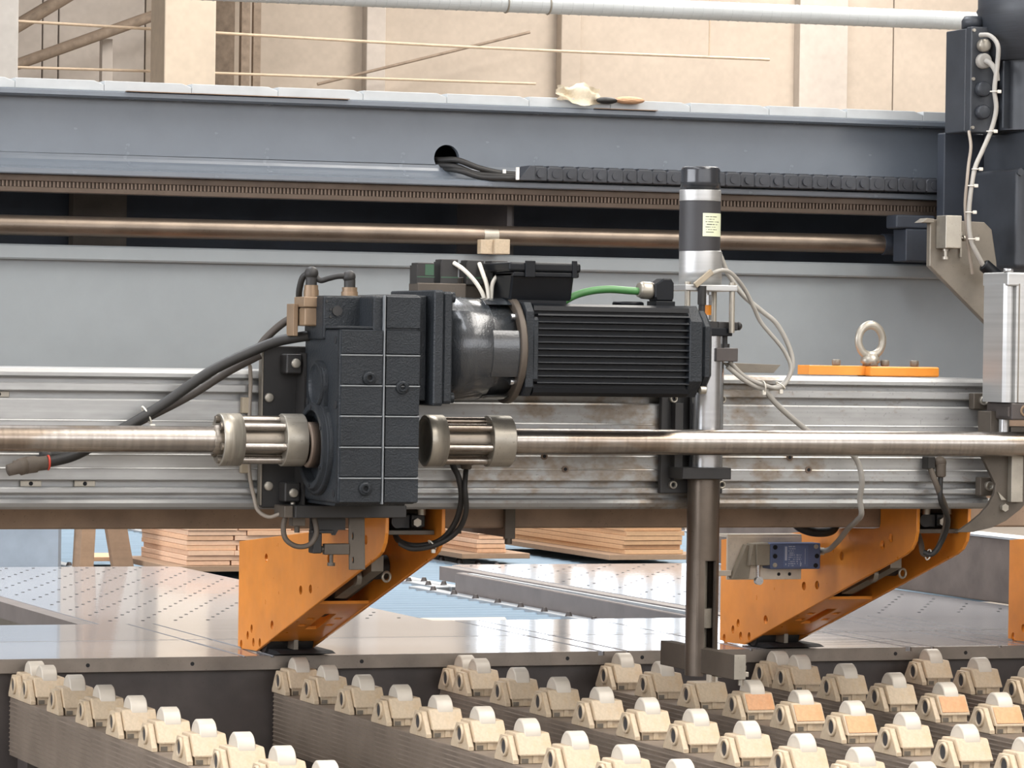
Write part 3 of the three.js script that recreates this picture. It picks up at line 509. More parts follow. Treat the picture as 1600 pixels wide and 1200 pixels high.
// ---------------------------------------------------------------- orange clamps
function makeClamp(label, group) {
  const t = thing('clamp_arm', label, 'clamp', [0, YT, -0.86]);
  const holes = [[-0.81, 1.07], [-0.61, 1.028], [-0.556, 1.033], [-0.771, 0.959], [-0.954, 0.913], [-0.915, 0.931], [-0.892, 0.944], [-0.88, 0.922], [-0.842, 0.924], [-0.458, 1.088], [-0.30, 1.115], [-0.268, 1.128]];
  const prof = [[-0.975, 0.9075], [-0.866, 0.9075], [-0.212, 1.104], [-0.192, 1.113], [-0.178, 1.127], [-0.172, 1.143], [-0.172, 1.181], [-0.309, 1.181], [-0.309, 1.15], [-0.312, 1.1435], [-0.335, 1.1405], [-0.45, 1.136], [-0.975, 1.09]];
  const hs = holes.map(([z, y], i) => [z, y, i < 4 || i > 8 ? 0.0095 : 0.0075, 0.0085]);
  part(t, 'side_plate', prismX(prof, 0, 0.006, 0.001, hs), M.orange);
  part(t, 'side_plate', prismX(prof, 0.092, 0.098, 0.001), M.orange);
  // sloping bottom plate with slots, from the tip to the opening
  const L0 = [-0.80, 0.9275], L1 = [-0.53, 1.0085];
  const len = Math.hypot(L1[0] - L0[0], L1[1] - L0[1]), ang = Math.atan2(L1[1] - L0[1], L1[0] - L0[0]);
  const sh = shapeOf([[0.006, 0], [0.092, 0], [0.092, len], [0.006, len]]);
  const slot = (x, y, w, h) => { const p = new THREE.Path(); p.moveTo(x - w / 2, y - h / 2); p.lineTo(x - w / 2, y + h / 2); p.lineTo(x + w / 2, y + h / 2); p.lineTo(x + w / 2, y - h / 2); p.closePath(); sh.holes.push(p); };
  slot(0.049, 0.15, 0.02, 0.115); for (const [x, y] of [[0.025, 0.125], [0.025, 0.172], [0.073, 0.125], [0.073, 0.172]]) slot(x, y, 0.013, 0.016);
  const bp = new THREE.ExtrudeGeometry(sh, { depth: 0.005, bevelEnabled: false });
  // plate lies in (x, along slope): turn y to the slope direction
  const ez = V(0, Math.sin(ang), Math.cos(ang)), ex = V(1, 0, 0), en = ex.clone().cross(ez);
  bp.applyMatrix4(new THREE.Matrix4().makeBasis(ex, ez, en)).translate(0, L0[1] + 0.0065, L0[0]);
  part(t, 'bottom_plate', bp, M.orange);
  part(t, 'end_plate', box(0.006, 0.092, 0.93, 1.088, -0.975, -0.969), M.orange);
  part(t, 'top_plate', [prismX([[-0.972, 1.0855], [-0.80, 1.1005], [-0.80, 1.105], [-0.972, 1.09]], 0.006, 0.092), prismX([[-0.70, 1.109], [-0.46, 1.13], [-0.46, 1.134], [-0.70, 1.1135]], 0.006, 0.092)], M.orange);
  part(t, 'jaw_roller', cyl([0.008, 0.927, -0.845], [0.09, 0.927, -0.845], 0.02, 20), M.plateBlack);
  part(t, 'tip_piece', prismX([[-0.90, 0.9062], [-0.80, 0.9062], [-0.76, 0.9105], [-0.78, 0.914], [-0.9, 0.914]], 0.012, 0.11), M.dark, 'flat black piece');  // flat black piece under the clamp tip
  part(t, 'jaw_lever', box(0.045, 0.053, 0.915, 0.968, -0.83, -0.79, 0.001), M.bracketGrey);
  part(t, 'cross_tube', cyl([0.007, 1.075, -0.44], [0.091, 1.075, -0.44], 0.02, 20), M.plateBlack);
  part(t, 'dark_filler', [cyl([0.049, 1.005, -0.66], [0.049, 1.075, -0.43], 0.026, 24), cyl([0.049, 0.99, -0.71], [0.049, 1.005, -0.66], 0.01, 14)], M.plateBlack);  // black body added to keep the clamp opening dark
  part(t, 'inner_lever', [prismX([[-0.52, 1.02], [-0.33, 1.075], [-0.33, 1.10], [-0.5, 1.06]], 0.03, 0.05), cyl([0.02, 1.062, -0.385], [0.028, 1.062, -0.385], 0.014, 16)], M.bracketGrey);
  part(t, 'pivot_ring', new THREE.TorusGeometry(0.0075, 0.0022, 8, 18).rotateY(0.3).translate(0.062, 1.065, -0.35), M.zinc);
  part(t, 'rear_block', [box(0.008, 0.09, 1.139, 1.146, -0.30, -0.2, 0.001), box(0.008, 0.09, 1.146, 1.182, -0.305, -0.26)], M.bracketDark);
  part(t, 'air_cylinder', [cyl([0.03, 1.16, -0.26], [0.03, 1.16, -0.2], 0.011, 14), box(0.055, 0.078, 1.15, 1.17, -0.245, -0.21, 0.002), box(0.035, 0.055, 1.148, 1.17, -0.25, -0.215, 0.002)], M.plateBlack);
  part(t, 'rear_bolt', [hexBolt([0.03, 1.182, -0.2], [0, -1, 0], 0.007, 0.012), hexBolt([0.068, 1.182, -0.2], [0, -1, 0], 0.007, 0.012), hexBolt([0.062, 1.158, -0.21], [0, 0, 1], 0.007, 0.01)], M.zinc);
  return t;
}
const clamp0 = makeClamp('orange clamp arm under the black gearbox at the left');
clamp0.position.x = -0.143;
for (const [x, dz, label] of [[0.765, 0, 'orange clamp arm right of the black tube, with the blue switch beside it'], [1.323, 0.05, 'orange clamp arm cut off by the right edge of the picture']]) {
  const c = clamp0.clone(); c.name = numbered('clamp_arm'); c.position.x = x; c.position.z += dz; c.userData = { ...clamp0.userData, label }; scene.add(c);
}

// ---------------------------------------------------------------- gear motor
{
  const t = thing('gear_motor', 'black cast gearbox with finned servo motor bolted on the beam', 'motor', [0, 1.19, 0]);
  const Xg = -0.314;
  const hs = part(t, 'gear_housing', [box(Xg, -0.189, 1.2, 1.4565, -0.055, 0.1155, 0.006), box(-0.244, -0.189, 1.4, 1.508, -0.05, 0.1155, 0.005), box(-0.318, -0.24, 1.44, 1.5055, -0.045, 0.05, 0.004), box(-0.262, -0.24, 1.44, 1.506, -0.045, 0.1135, 0.005), prismX([[-0.055, 1.196], [0.085, 1.196], [0.1, 1.206], [-0.05, 1.206]], Xg + 0.006, -0.2)], M.castBlack);
  // proud cast fields between the ribs on the front
  const rows = [1.2005, 1.238, 1.2832, 1.3287, 1.3733, 1.4182, 1.4555];
  for (let i = 0; i < 6; i++) for (const [x0, x1] of [[-0.312, -0.2475], [-0.2435, -0.1895]]) part(t, 'cast_field', prismX([[0.112, rows[i] + 0.0012], [0.1192, rows[i] + 0.0028], [0.1205, rows[i + 1] - 0.0012], [0.112, rows[i + 1]]], x0 + 0.0015, x1 - 0.0008), M.castBlack);
  part(t, 'cast_field', prismX([[0.112, 1.458], [0.1192, 1.459], [0.1205, 1.504], [0.112, 1.506]], -0.2422, -0.1905), M.castBlack);
  for (const y of rows.slice(1, 6)) for (const [x0, x1] of [[-0.311, -0.248], [-0.243, -0.19]]) part(t, 'casting_rib', box(x0, x1, y - 0.0011, y + 0.0009, 0.113, 0.1222, 0.0006), M.ribPale);
  part(t, 'casting_rib', box(-0.2466, -0.2446, 1.2, 1.506, 0.113, 0.1222, 0.0006), M.ribPale);
  part(t, 'recess_ledge', box(-0.315, -0.255, 1.4565, 1.4605, 0.05, 0.112, 0.001), M.castBlack);
  part(t, 'recess_cap', [cyl([-0.297, 1.483, 0.049], [-0.297, 1.483, 0.053], 0.0075, 18), cyl([-0.313, 1.497, 0.049], [-0.313, 1.497, 0.052], 0.0018, 8), cyl([-0.307, 1.485, 0.049], [-0.307, 1.485, 0.052], 0.0018, 8), cyl([-0.307, 1.474, 0.049], [-0.307, 1.474, 0.052], 0.0018, 8)], M.plateBlack);
  for (const [x, y] of [[-0.268, 1.385], [-0.217, 1.372], [-0.272, 1.223]]) { const p = part(t, 'oil_plug', [lathe([x, y, 0.119], [0, 0, 1], [[0, 0], [0, 0.0105], [0.003, 0.0105], [0.0042, 0.0092], [0.0042, 0.0072], [0.0052, 0.007], [0.0062, 0.0062], [0.0062, 0.0036], [0.0015, 0.0036], [0.0015, 0]], 24)], M.castBlack); part(p, 'socket', hexBolt([x, y, 0.1195], [0, 0, 1], 0.0036, 0.0022), M.dark); }
  // bearing flange on the left face
  part(t, 'bearing_flange', lathe([Xg, 1.282, 0.026], [-1, 0, 0], [[-0.004, 0.0725], [0.006, 0.0725], [0.0075, 0.0695], [0.0075, 0.066], [0.012, 0.0645], [0.014, 0.0625], [0.014, 0.0545], [0.0125, 0.0525], [-0.012, 0.0515], [-0.012, 0.0]], 56), M.castBlack);
  for (let i = 0; i < 6; i++) { const a = i * Math.PI / 3 + 0.5; part(t, 'flange_screw', hexBolt([Xg - 0.0135, 1.282 + Math.sin(a) * 0.058, 0.026 + Math.cos(a) * 0.058], [-1, 0, 0], 0.0032, 0.0018), M.dark); }
  part(t, 'hollow_shaft', lathe([Xg - 0.003, 1.284, 0.02], [-1, 0, 0], [[0, 0], [0, 0.034], [0.014, 0.034], [0.016, 0.032], [0.016, 0.027], [0.004, 0.0265], [0.004, 0]], 36), M.bronze, 'rusty hollow shaft end');
  part(t, 'side_cover', [lathe([Xg, 1.374, 0.034], [-1, 0, 0], [[-0.002, 0.035], [0.008, 0.035], [0.011, 0.032], [0.011, 0.0285], [0.007, 0.0275], [0.0065, 0]], 40), prismX([[0.002, 1.335], [0.066, 1.335], [0.068, 1.372], [0.0, 1.372]], Xg - 0.007, Xg + 0.002)], M.castBlack);
  part(t, 'tapped_hole_shade', [[0.10, 1.44], [0.105, 1.345], [0.1, 1.215], [-0.035, 1.347]].map(([z, y]) => cyl([Xg - 0.0008, y, z], [Xg + 0.002, y, z], 0.006, 12)), M.dark);  // tapped holes drawn as dark discs, their shade in the colour
  // adapter plates, bell and motor
  part(t, 'adapter_plate', [box(-0.189, -0.1735, 1.352, 1.507, -0.06, 0.1, 0.002), prismX([[-0.075, 1.345], [0.129, 1.345], [0.131, 1.349], [0.131, 1.512], [0.127, 1.5155], [-0.075, 1.5155]], -0.1725, -0.1575, 0.002)], M.castBlack);
  part(t, 'adapter_plate', prismX([[-0.075, 1.348], [0.126, 1.348], [0.1285, 1.352], [0.1285, 1.51], [0.124, 1.5135], [-0.075, 1.5135]], -0.1565, -0.143, 0.002), M.castBlack);
  for (const [y, z] of [[1.505, 0.112], [1.357, 0.112]]) part(t, 'adapter_bolt', cyl([-0.143, y, z], [-0.1355, y, z], 0.008, 14), M.castBlack);
  const bz = 0.028, by = 1.43;
  part(t, 'bell_housing', lathe([-0.143, by, bz], [1, 0, 0], [[0, 0], [0, 0.081], [0.05, 0.0775], [0.078, 0.0755], [0.08, 0.07], [0.118, 0.068], [0.118, 0]], 56), M.bellBlack);
  { // two shoulders between the bolt pockets
    const g1 = new THREE.CylinderGeometry(0.0765, 0.0765, 0.046, 20, 1, false, -0.42, 0.84 + 0.1).rotateZ(-Math.PI / 2);
    part(t, 'bell_shoulder', g1.rotateX(0.05).translate(-0.046, by, bz), M.bellBlack);
    part(t, 'bell_shoulder', new THREE.CylinderGeometry(0.0765, 0.0765, 0.046, 20, 1, false, -0.42, 0.94).rotateZ(-Math.PI / 2).rotateX(Math.PI * 0.5).translate(-0.046, by, bz), M.bellBlack);
    part(t, 'bell_shoulder', new THREE.CylinderGeometry(0.0765, 0.0765, 0.046, 20, 1, false, -0.42, 0.94).rotateZ(-Math.PI / 2).rotateX(-Math.PI * 0.5).translate(-0.046, by, bz), M.bellBlack);
  }
  part(t, 'round_flange', lathe([-0.027, by, bz], [1, 0, 0], chamfered(0.082, 0.011, 0.002), 48), M.dustBrown, 'dust-brown round flange');
  for (const a of [0.76, -0.76]) part(t, 'flange_bolt', hexBolt([-0.027, by + Math.sin(a) * 0.07, bz + Math.cos(a) * 0.07], [-1, 0, 0], 0.0058, 0.007), M.chrome);
  const my0 = 1.362, my1 = 1.4985, mz0 = -0.045, mz1 = 0.094, cf = 0.02;
  const oct = (dy, dz, c) => [[mz0 + dz + c, my0 + dy], [mz1 - dz - c, my0 + dy], [mz1 - dz, my0 + dy + c], [mz1 - dz, my1 - dy - c], [mz1 - dz - c, my1 - dy], [mz0 + dz + c, my1 - dy], [mz0 + dz, my1 - dy - c], [mz0 + dz, my0 + dy + c]];
  part(t, 'motor_flange', prismX(oct(-0.002, -0.003, 0.014), -0.0155, -0.003, 0.001), M.castBlack);
  part(t, 'motor_flange', prismX(oct(0.02, -0.004, 0.004), -0.004, 0.004, 0.001), M.castBlack);
  part(t, 'motor_body', prismX(oct(0.002, 0.011, 0.008), -0.003, 0.249), M.motorBlack);
  const n = 11; for (let i = 0; i < n; i++) { const y = 1.3805 + i * 0.0101; part(t, 'cooling_fin', prismX([[mz1 - 0.012, y - 0.0018], [mz1, y - 0.0014], [mz1 + 0.0015, y - 0.0006], [mz1 + 0.0015, y], [mz1 - 0.0008, y + 0.0022], [mz1 - 0.012, y + 0.0022]], 0.004, 0.249), M.finBlack); }
  part(t, 'body_rail', [prismX([[mz1 - 0.02, 1.4885], [mz1 - 0.001, 1.4885], [mz1 - 0.003, 1.4955], [mz1 - 0.012, 1.499], [mz1 - 0.02, 1.499]], -0.002, 0.249), prismX([[mz1 - 0.02, 1.362], [mz1 - 0.01, 1.3605], [mz1 - 0.001, 1.366], [mz1, 1.373], [mz1 - 0.02, 1.373]], -0.002, 0.249)], M.motorBlack);
  part(t, 'end_cap', prismX(oct(-0.001, -0.003, 0.024), 0.249, 0.27, 0.0015), M.castBlack);
  part(t, 'rear_cover', (() => { const g = prismX(oct(0.006, 0.006, 0.024), 0.272, 0.291, 0.006); return g; })(), M.castBlack);
  part(t, 'rear_screw', [cyl([0.271, 1.372, 0.086], [0.28, 1.372, 0.086], 0.006, 12)], M.zinc);
  // terminal box on the motor
  part(t, 'terminal_box', prismX([[-0.03, 1.504], [0.06, 1.504], [0.072, 1.546], [-0.04, 1.546]], -0.03, 0.07, 0.003), M.motorBlack);
  part(t, 'terminal_lid', [box(-0.037, 0.0785, 1.546, 1.5605, -0.045, 0.078, 0.004), box(-0.03, 0.076, 1.5385, 1.5462, -0.042, 0.0765, 0.002)], M.motorBlack);
  part(t, 'lid_clamp', [box(-0.012, 0.004, 1.538, 1.563, 0.077, 0.081, 0.001), box(0.064, 0.0715, 1.538, 1.564, 0.074, 0.0795, 0.001)], M.motorBlack);
  part(t, 'terminal_neck', box(-0.02, 0.062, 1.496, 1.505, -0.03, 0.06), M.motorBlack);
  part(t, 'round_cap', lathe([0.178, 1.497, 0.02], [0, 1, 0], [[0, 0], [0, 0.024], [0.006, 0.024], [0.008, 0.022], [0.008, 0]], 26), M.motorBlack);
  const ec = part(t, 'encoder_plug', [prismZ([[0.2145, 1.5065], [0.241, 1.5065], [0.243, 1.512], [0.243, 1.534], [0.238, 1.541], [0.226, 1.541], [0.2165, 1.5345], [0.212, 1.532], [0.212, 1.5125]], 0.015, 0.046, 0.002), box(0.212, 0.2435, 1.498, 1.5065, 0.012, 0.05, 0.001)], M.motorBlack);
  part(ec, 'plug_ring', lathe([0.214, 1.522, 0.03], [-1, 0.05, 0], [[0, 0], [0, 0.0125], [0.006, 0.0135], [0.017, 0.0135], [0.02, 0.012], [0.024, 0.0105], [0.024, 0]], 22), M.zinc, 'ribbed metal cable nut');
}
single('green_cable', tubeG([[0.055, 1.487, 0.03], [0.066, 1.5, 0.03], [0.083, 1.511, 0.03], [0.108, 1.519, 0.03], [0.141, 1.523, 0.03], [0.178, 1.5215, 0.03], [0.193, 1.521, 0.03]], 0.0058, 40, 12), M.greenCable, 'green cable arching over the servo motor to a black plug', 'cable');
// the row of four small plugs behind the adapter
{
  const t = thing('valve_block', 'brown block behind the gearbox carrying four small black plugs', 'valve block', [-0.1, 1.5, -0.03]);
  part(t, 'block', [box(-0.152, -0.075, 1.505, 1.528, -0.05, -0.005, 0.002), box(-0.075, 0.0, 1.495, 1.538, -0.05, -0.025, 0.002)], M.dustBrown);
}
[[-0.151, 1.5585, 1], [-0.113, 1.5645, 0], [-0.072, 1.564, 0], [-0.033, 1.564, 0]].forEach(([x, y, g], i) => {
  const t = thing('valve_plug', ['black plug with a green printed face, leftmost of four behind the gearbox', 'second small black plug from the left, behind the gearbox adapter', 'third small black plug from the left, above the bell housing', 'small black plug partly hidden by the motor terminal box'][i], 'plug', [x, 1.53, -0.02]);
  part(t, 'plug_body', [box(x, x + 0.027, 1.5265, y, -0.042, -0.012, 0.0015), box(x - 0.001, x + 0.011, 1.5265, y - 0.004, -0.045, -0.0125)], M.plateBlack);
  part(t, 'green_band', box(x - 0.0004, x + 0.0274, 1.5362, 1.5378, -0.0424, -0.0116), M.greenMark);
  if (g) part(t, 'printed_face', [box(x + 0.012, x + 0.026, 1.5395, 1.556, -0.0121, -0.0113)], M.greenMark, 'green printed face');
});
[['left', [[-0.0935, 1.559, -0.012], [-0.083, 1.55, 0.0], [-0.065, 1.53, 0.008], [-0.0535, 1.509, 0.012], [-0.052, 1.495, 0.01]]], ['mid', [[-0.0525, 1.559, -0.012], [-0.051, 1.544, 0.0], [-0.047, 1.526, 0.008], [-0.0455, 1.506, 0.012], [-0.046, 1.495, 0.01]]], ['right', [[-0.008, 1.553, -0.012], [-0.022, 1.545, -0.004], [-0.035, 1.53, 0.002], [-0.0405, 1.508, 0.01], [-0.041, 1.495, 0.01]]]]
  .forEach(([, p], i) => single('cable', tubeG(p, 0.0033, 30), M.whiteCable, ['white cable running from the second small plug down to the bell', 'white cable running from the third small plug down to the bell', 'white cable curving out from beside the terminal box'][i], 'cable'));

// couplings and shafts
function shaftThing(label, x0, x1) {
  const t = thing('drive_shaft', label, 'shaft', [(x0 + x1) / 2, 1.29, 0]);
  part(t, 'shaft', cyl([x0, 1.2905, 0], [x1, 1.2905, 0], 0.0197, 48), M.steel);
  return t;
}
shaftThing('polished steel shaft left of the gearbox', XL, -0.44);
shaftThing('long polished steel shaft right of the gearbox', -0.03, 1.9);
function coupling(label, a0, a1, b0, b1, left) {
  const t = thing('shaft_coupling', label, 'coupling', [(a0 + b1) / 2, 1.2905, 0]);
  const A = [0, 1.2905, 0];
  part(t, 'coupling_disc', lathe([a0, 1.2905, 0], [1, 0, 0], left ? [[0.004, 0.02], [0.004, 0.034], [0, 0.0355], [0, 0.038], [0.0015, 0.0392], [a1 - a0, 0.0392], [a1 - a0, 0]] : [[0.012, 0], [0.01, 0.031], [0, 0.034], [0, 0.037], [0.0015, 0.0392], [a1 - a0, 0.0392], [a1 - a0, 0]], 48), M.zinc);
  part(t, 'coupling_disc', lathe([b0, 1.2905, 0], [1, 0, 0], chamfered(0.0392, b1 - b0, 0.0015), 48), M.zinc);
  part(t, 'sleeve', cyl([a1, 1.2905, 0], [b0, 1.2905, 0], 0.0225, 32), M.steelWorn);
  for (let i = 0; i < 6; i++) { const a = i * Math.PI / 3 + 0.733, y = 1.2905 + Math.sin(a) * 0.0302, z = Math.cos(a) * 0.0302; part(t, 'tie_bolt', cyl([a1 - 0.002, y, z], [b0 + 0.002, y, z], 0.0063, 14), M.steel); if (left) part(t, 'bolt_head', hexBolt([a0 + 0.004, y, z], [-1, 0, 0], 0.0062, 0.007), M.steelWorn); }
  if (left) part(t, 'clamp_nut', lathe([a0 - 0.01, 1.2905, 0], [1, 0, 0], [[0, 0.0199], [0, 0.022], [0.006, 0.025], [0.015, 0.025], [0.015, 0.0199]], 6), M.steelWorn);
  return t;
}
coupling('round bolted shaft coupling left of the gearbox', -0.462, -0.43, -0.366, -0.332, true);
coupling('round bolted shaft coupling right of the gearbox, below the bell', -0.141, -0.113, -0.042, -0.005, false);
// mounting plate behind the gearbox and foot plate below
{
  const t = thing('mounting_plate', 'black mounting plate with hex bolts left of the gearbox', 'plate', [-0.33, 1.19, -0.09]);
  part(t, 'plate', box(-0.369, -0.19, 1.186, 1.43, -0.0985, -0.084, 0.002), M.plateBlack);
  part(t, 'edge_strip', box(-0.372, -0.3695, 1.19, 1.425, -0.0985, -0.08, 0.0008), M.bracketGrey);
  part(t, 'lug', [box(-0.343, -0.318, 1.388, 1.418, -0.084, -0.05, 0.003), box(-0.343, -0.318, 1.196, 1.226, -0.084, -0.05, 0.003), box(-0.318, -0.3145, 1.19, 1.42, -0.084, -0.04)], M.plateBlack);
  for (const [x, y, z] of [[-0.329, 1.404, -0.05], [-0.36, 1.352, -0.084], [-0.359, 1.219, -0.084], [-0.33, 1.21, -0.05]]) part(t, 'hex_bolt', [lathe([x, y, z], [0, 0, 1], chamfered(0.0072, 0.006, 0.0015), 14)], M.zinc);
  part(t, 'stud', cyl([-0.327, 1.183, -0.06], [-0.327, 1.197, -0.06], 0.004, 10), M.zinc);
}
{
  const t = thing('foot_plate', 'dark flat plate under the gearbox with a hanging notched flap', 'plate', [-0.24, 1.17, -0.04]);
  part(t, 'plate', box(-0.335, -0.16, 1.1735, 1.1925, -0.09, -0.02, 0.0015), M.plateBlack);
  part(t, 'plate_end', box(-0.349, -0.3352, 1.1735, 1.1915, -0.085, -0.03, 0.0015), M.bracketDark);
  part(t, 'flap', prismZ([[-0.30, 1.1735], [-0.245, 1.1735], [-0.245, 1.154], [-0.256, 1.154], [-0.261, 1.146], [-0.265, 1.146], [-0.27, 1.154], [-0.30, 1.154]], -0.062, -0.056), M.plateBlack);
  part(t, 'tube_support', [box(-0.33, -0.31, 1.16, 1.1735, -0.07, -0.05, 0.001), cyl([-0.32, 1.15, -0.06], [-0.32, 1.16, -0.06], 0.004, 10)], M.bracketDark);
}
{
  const t = thing('sensor_bracket', 'grey angle bracket with sensor hanging under the gearbox foot', 'bracket', [-0.25, 1.1, -0.05]);
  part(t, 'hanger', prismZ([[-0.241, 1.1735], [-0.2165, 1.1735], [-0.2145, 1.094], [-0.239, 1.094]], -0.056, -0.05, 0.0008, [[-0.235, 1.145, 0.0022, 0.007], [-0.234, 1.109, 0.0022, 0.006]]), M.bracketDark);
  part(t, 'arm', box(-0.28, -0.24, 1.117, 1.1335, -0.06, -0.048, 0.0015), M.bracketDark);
  part(t, 'sensor', [box(-0.299, -0.2845, 1.119, 1.15, -0.07, -0.046, 0.002), box(-0.299, -0.265, 1.149, 1.154, -0.068, -0.05, 0.001)], M.plateBlack, 'black sensor');
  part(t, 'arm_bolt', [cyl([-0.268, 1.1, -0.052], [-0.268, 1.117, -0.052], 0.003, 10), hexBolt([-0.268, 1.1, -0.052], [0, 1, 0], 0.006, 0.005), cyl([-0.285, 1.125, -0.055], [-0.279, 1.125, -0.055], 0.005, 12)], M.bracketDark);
}
// pneumatic fittings on top of the gearbox
{
  const t = thing('air_valve', 'brown brass air valve with black elbow at the left top of the gearbox', 'valve', [-0.32, 1.46, 0]);
  part(t, 'valve_body', [box(-0.336, -0.3115, 1.46, 1.488, -0.03, 0.016, 0.003), box(-0.338, -0.31, 1.488, 1.5035, -0.032, 0.018, 0.0015)], M.brass);
  part(t, 'valve_neck', [cyl([-0.3215, 1.5035, 0], [-0.3215, 1.514, 0], 0.0115, 6), cyl([-0.3215, 1.514, 0], [-0.3215, 1.521, 0], 0.0105, 6)], M.brass);
  part(t, 'side_plate', box(-0.3455, -0.338, 1.445, 1.493, -0.045, -0.01, 0.001), M.brass);
  part(t, 'elbow', [cyl([-0.3215, 1.521, 0], [-0.3215, 1.534, 0], 0.0085, 16), new THREE.SphereGeometry(0.0105, 16, 12).translate(-0.3215, 1.5385, 0)], M.rubber);
}
{
  const t = thing('air_fitting', 'brass fitting with black elbow on the gearbox top', 'fitting', [-0.268, 1.506, 0.02]);
  part(t, 'nut', [cyl([-0.268, 1.5055, 0.02], [-0.268, 1.512, 0.02], 0.0125, 16), cyl([-0.268, 1.512, 0.02], [-0.268, 1.5185, 0.02], 0.0115, 6)], M.brass);
  part(t, 'elbow', [cyl([-0.268, 1.5185, 0.02], [-0.268, 1.53, 0.02], 0.0085, 16), new THREE.SphereGeometry(0.0098, 16, 12).translate(-0.269, 1.534, 0.02)], M.rubber);
}
single('air_hose', tubeG([[-0.323, 1.54, 0], [-0.331, 1.534, -0.008], [-0.334, 1.516, -0.018], [-0.330, 1.493, -0.035], [-0.33, 1.47, -0.045]], 0.0048, 30), M.rubber, 'short black hose bending down behind the brass valve', 'hose');
single('air_hose', tubeG([[-0.318, 1.537, 0.0], [-0.309, 1.5285, 0.004], [-0.298, 1.5315, 0.01], [-0.285, 1.535, 0.017], [-0.272, 1.535, 0.02]], 0.0045, 30), M.rubber, 'short black hose joining the two elbows above the gearbox', 'hose');
// hoses running left from the gearbox
single('air_hose', tubeG([[-0.312, 1.446, -0.03], [-0.33, 1.443, -0.04], [-0.36, 1.436, -0.05], [-0.394, 1.422, -0.055], [-0.457, 1.391, -0.06], [-0.524, 1.344, -0.065], [-0.567, 1.317, -0.065], [-0.612, 1.293, -0.06], [-0.66, 1.266, -0.06], [-0.69, 1.257, -0.06], [-0.72, 1.2525, -0.06]], 0.0078, 90, 14), M.rubber, 'thick black hose sweeping down left from the gearbox behind the shaft', 'hose');
single('air_hose', tubeG([[-0.378, 1.416, -0.07], [-0.423, 1.391, -0.08], [-0.48, 1.355, -0.083], [-0.544, 1.322, -0.083], [-0.588, 1.3, -0.083], [-0.62, 1.28, -0.08], [-0.65, 1.27, -0.078]], 0.006, 60, 12), M.hose, 'thinner dusty hose under the thick black hose', 'hose');
single('air_hose', tubeG([[-0.322, 1.479, -0.05], [-0.345, 1.464, -0.065], [-0.369, 1.44, -0.075], [-0.388, 1.413, -0.08], [-0.42, 1.393, -0.083]], 0.006, 40, 12), M.hose, 'dusty hose curving from the brass valve down behind the thick hose', 'hose');
{
  const t = thing('hose_connector', 'grey hose connector with a red ring at the far left end', 'connector', [-0.74, 1.25, -0.06]);
  part(t, 'body', [lathe([-0.705, 1.2535, -0.06], [-1, -0.12, 0], [[0, 0], [0, 0.0105], [0.014, 0.0105], [0.016, 0.0125], [0.03, 0.0125], [0.034, 0.009], [0.05, 0.009], [0.05, 0]], 22), lathe([-0.735, 1.25, -0.06], [-0.93, -0.25, 0.1], [[0, 0], [0, 0.0125], [0.012, 0.0125], [0.014, 0.0095], [0.03, 0.0085], [0.03, 0]], 18), new THREE.SphereGeometry(0.0125, 16, 12).translate(-0.737, 1.249, -0.06)], M.rubberDusty);
  part(t, 'red_ring', new THREE.TorusGeometry(0.0098, 0.0018, 8, 22).rotateY(Math.PI / 2).translate(-0.703, 1.2537, -0.06), M.red, 'red ring');
}
{
  const t = thing('hose_connector', 'dark elbow connector tucked under the left shaft', 'connector', [-0.68, 1.268, -0.08]);
  part(t, 'body', [lathe([-0.71, 1.263, -0.083], [1, 0.05, 0], chamfered(0.01, 0.04, 0.003), 16), new THREE.SphereGeometry(0.012, 14, 10).translate(-0.7, 1.262, -0.083)], M.rubber);
}
single('cable_tie', [new THREE.TorusGeometry(0.0125, 0.0013, 6, 22).rotateY(Math.PI / 2).rotateZ(0.55).scale(1, 1.15, 1).translate(-0.552, 1.3245, -0.072), box(-0.55, -0.5425, 1.306, 1.3115, -0.062, -0.056, 0.001)], M.tie, 'white cable tie round the two hoses left of the gearbox', 'cable tie');
single('cable', tubeG([[-0.4, 1.405, -0.094], [-0.39, 1.402, -0.09], [-0.387, 1.382, -0.09], [-0.388, 1.334, -0.09], [-0.389, 1.276, -0.09], [-0.386, 1.233, -0.09], [-0.38, 1.204, -0.088], [-0.375, 1.182, -0.08], [-0.361, 1.173, -0.07], [-0.347, 1.178, -0.06]], 0.003, 70), M.beigeCable, 'thin beige cable running down beside the black mounting plate', 'cable');
[[-0.394, 1.34], [-0.394, 1.25]].forEach(([x, y], i) => single('cable_clip', box(x - 0.006, x + 0.008, y - 0.012, y + 0.012, -0.0999, -0.088, 0.0015), M.clipBeige, ['upper cream cable clip left of the mounting plate', 'lower cream cable clip left of the mounting plate'][i], 'clip'));
single('cable', tubeG([[-0.34, 1.178, -0.05], [-0.346, 1.16, -0.045], [-0.342, 1.141, -0.045], [-0.324, 1.13, -0.045], [-0.304, 1.133, -0.045], [-0.294, 1.149, -0.045], [-0.296, 1.172, -0.05]], 0.004, 60), M.rubberDusty, 'dusty cable loop hanging below the gearbox foot plate', 'cable');

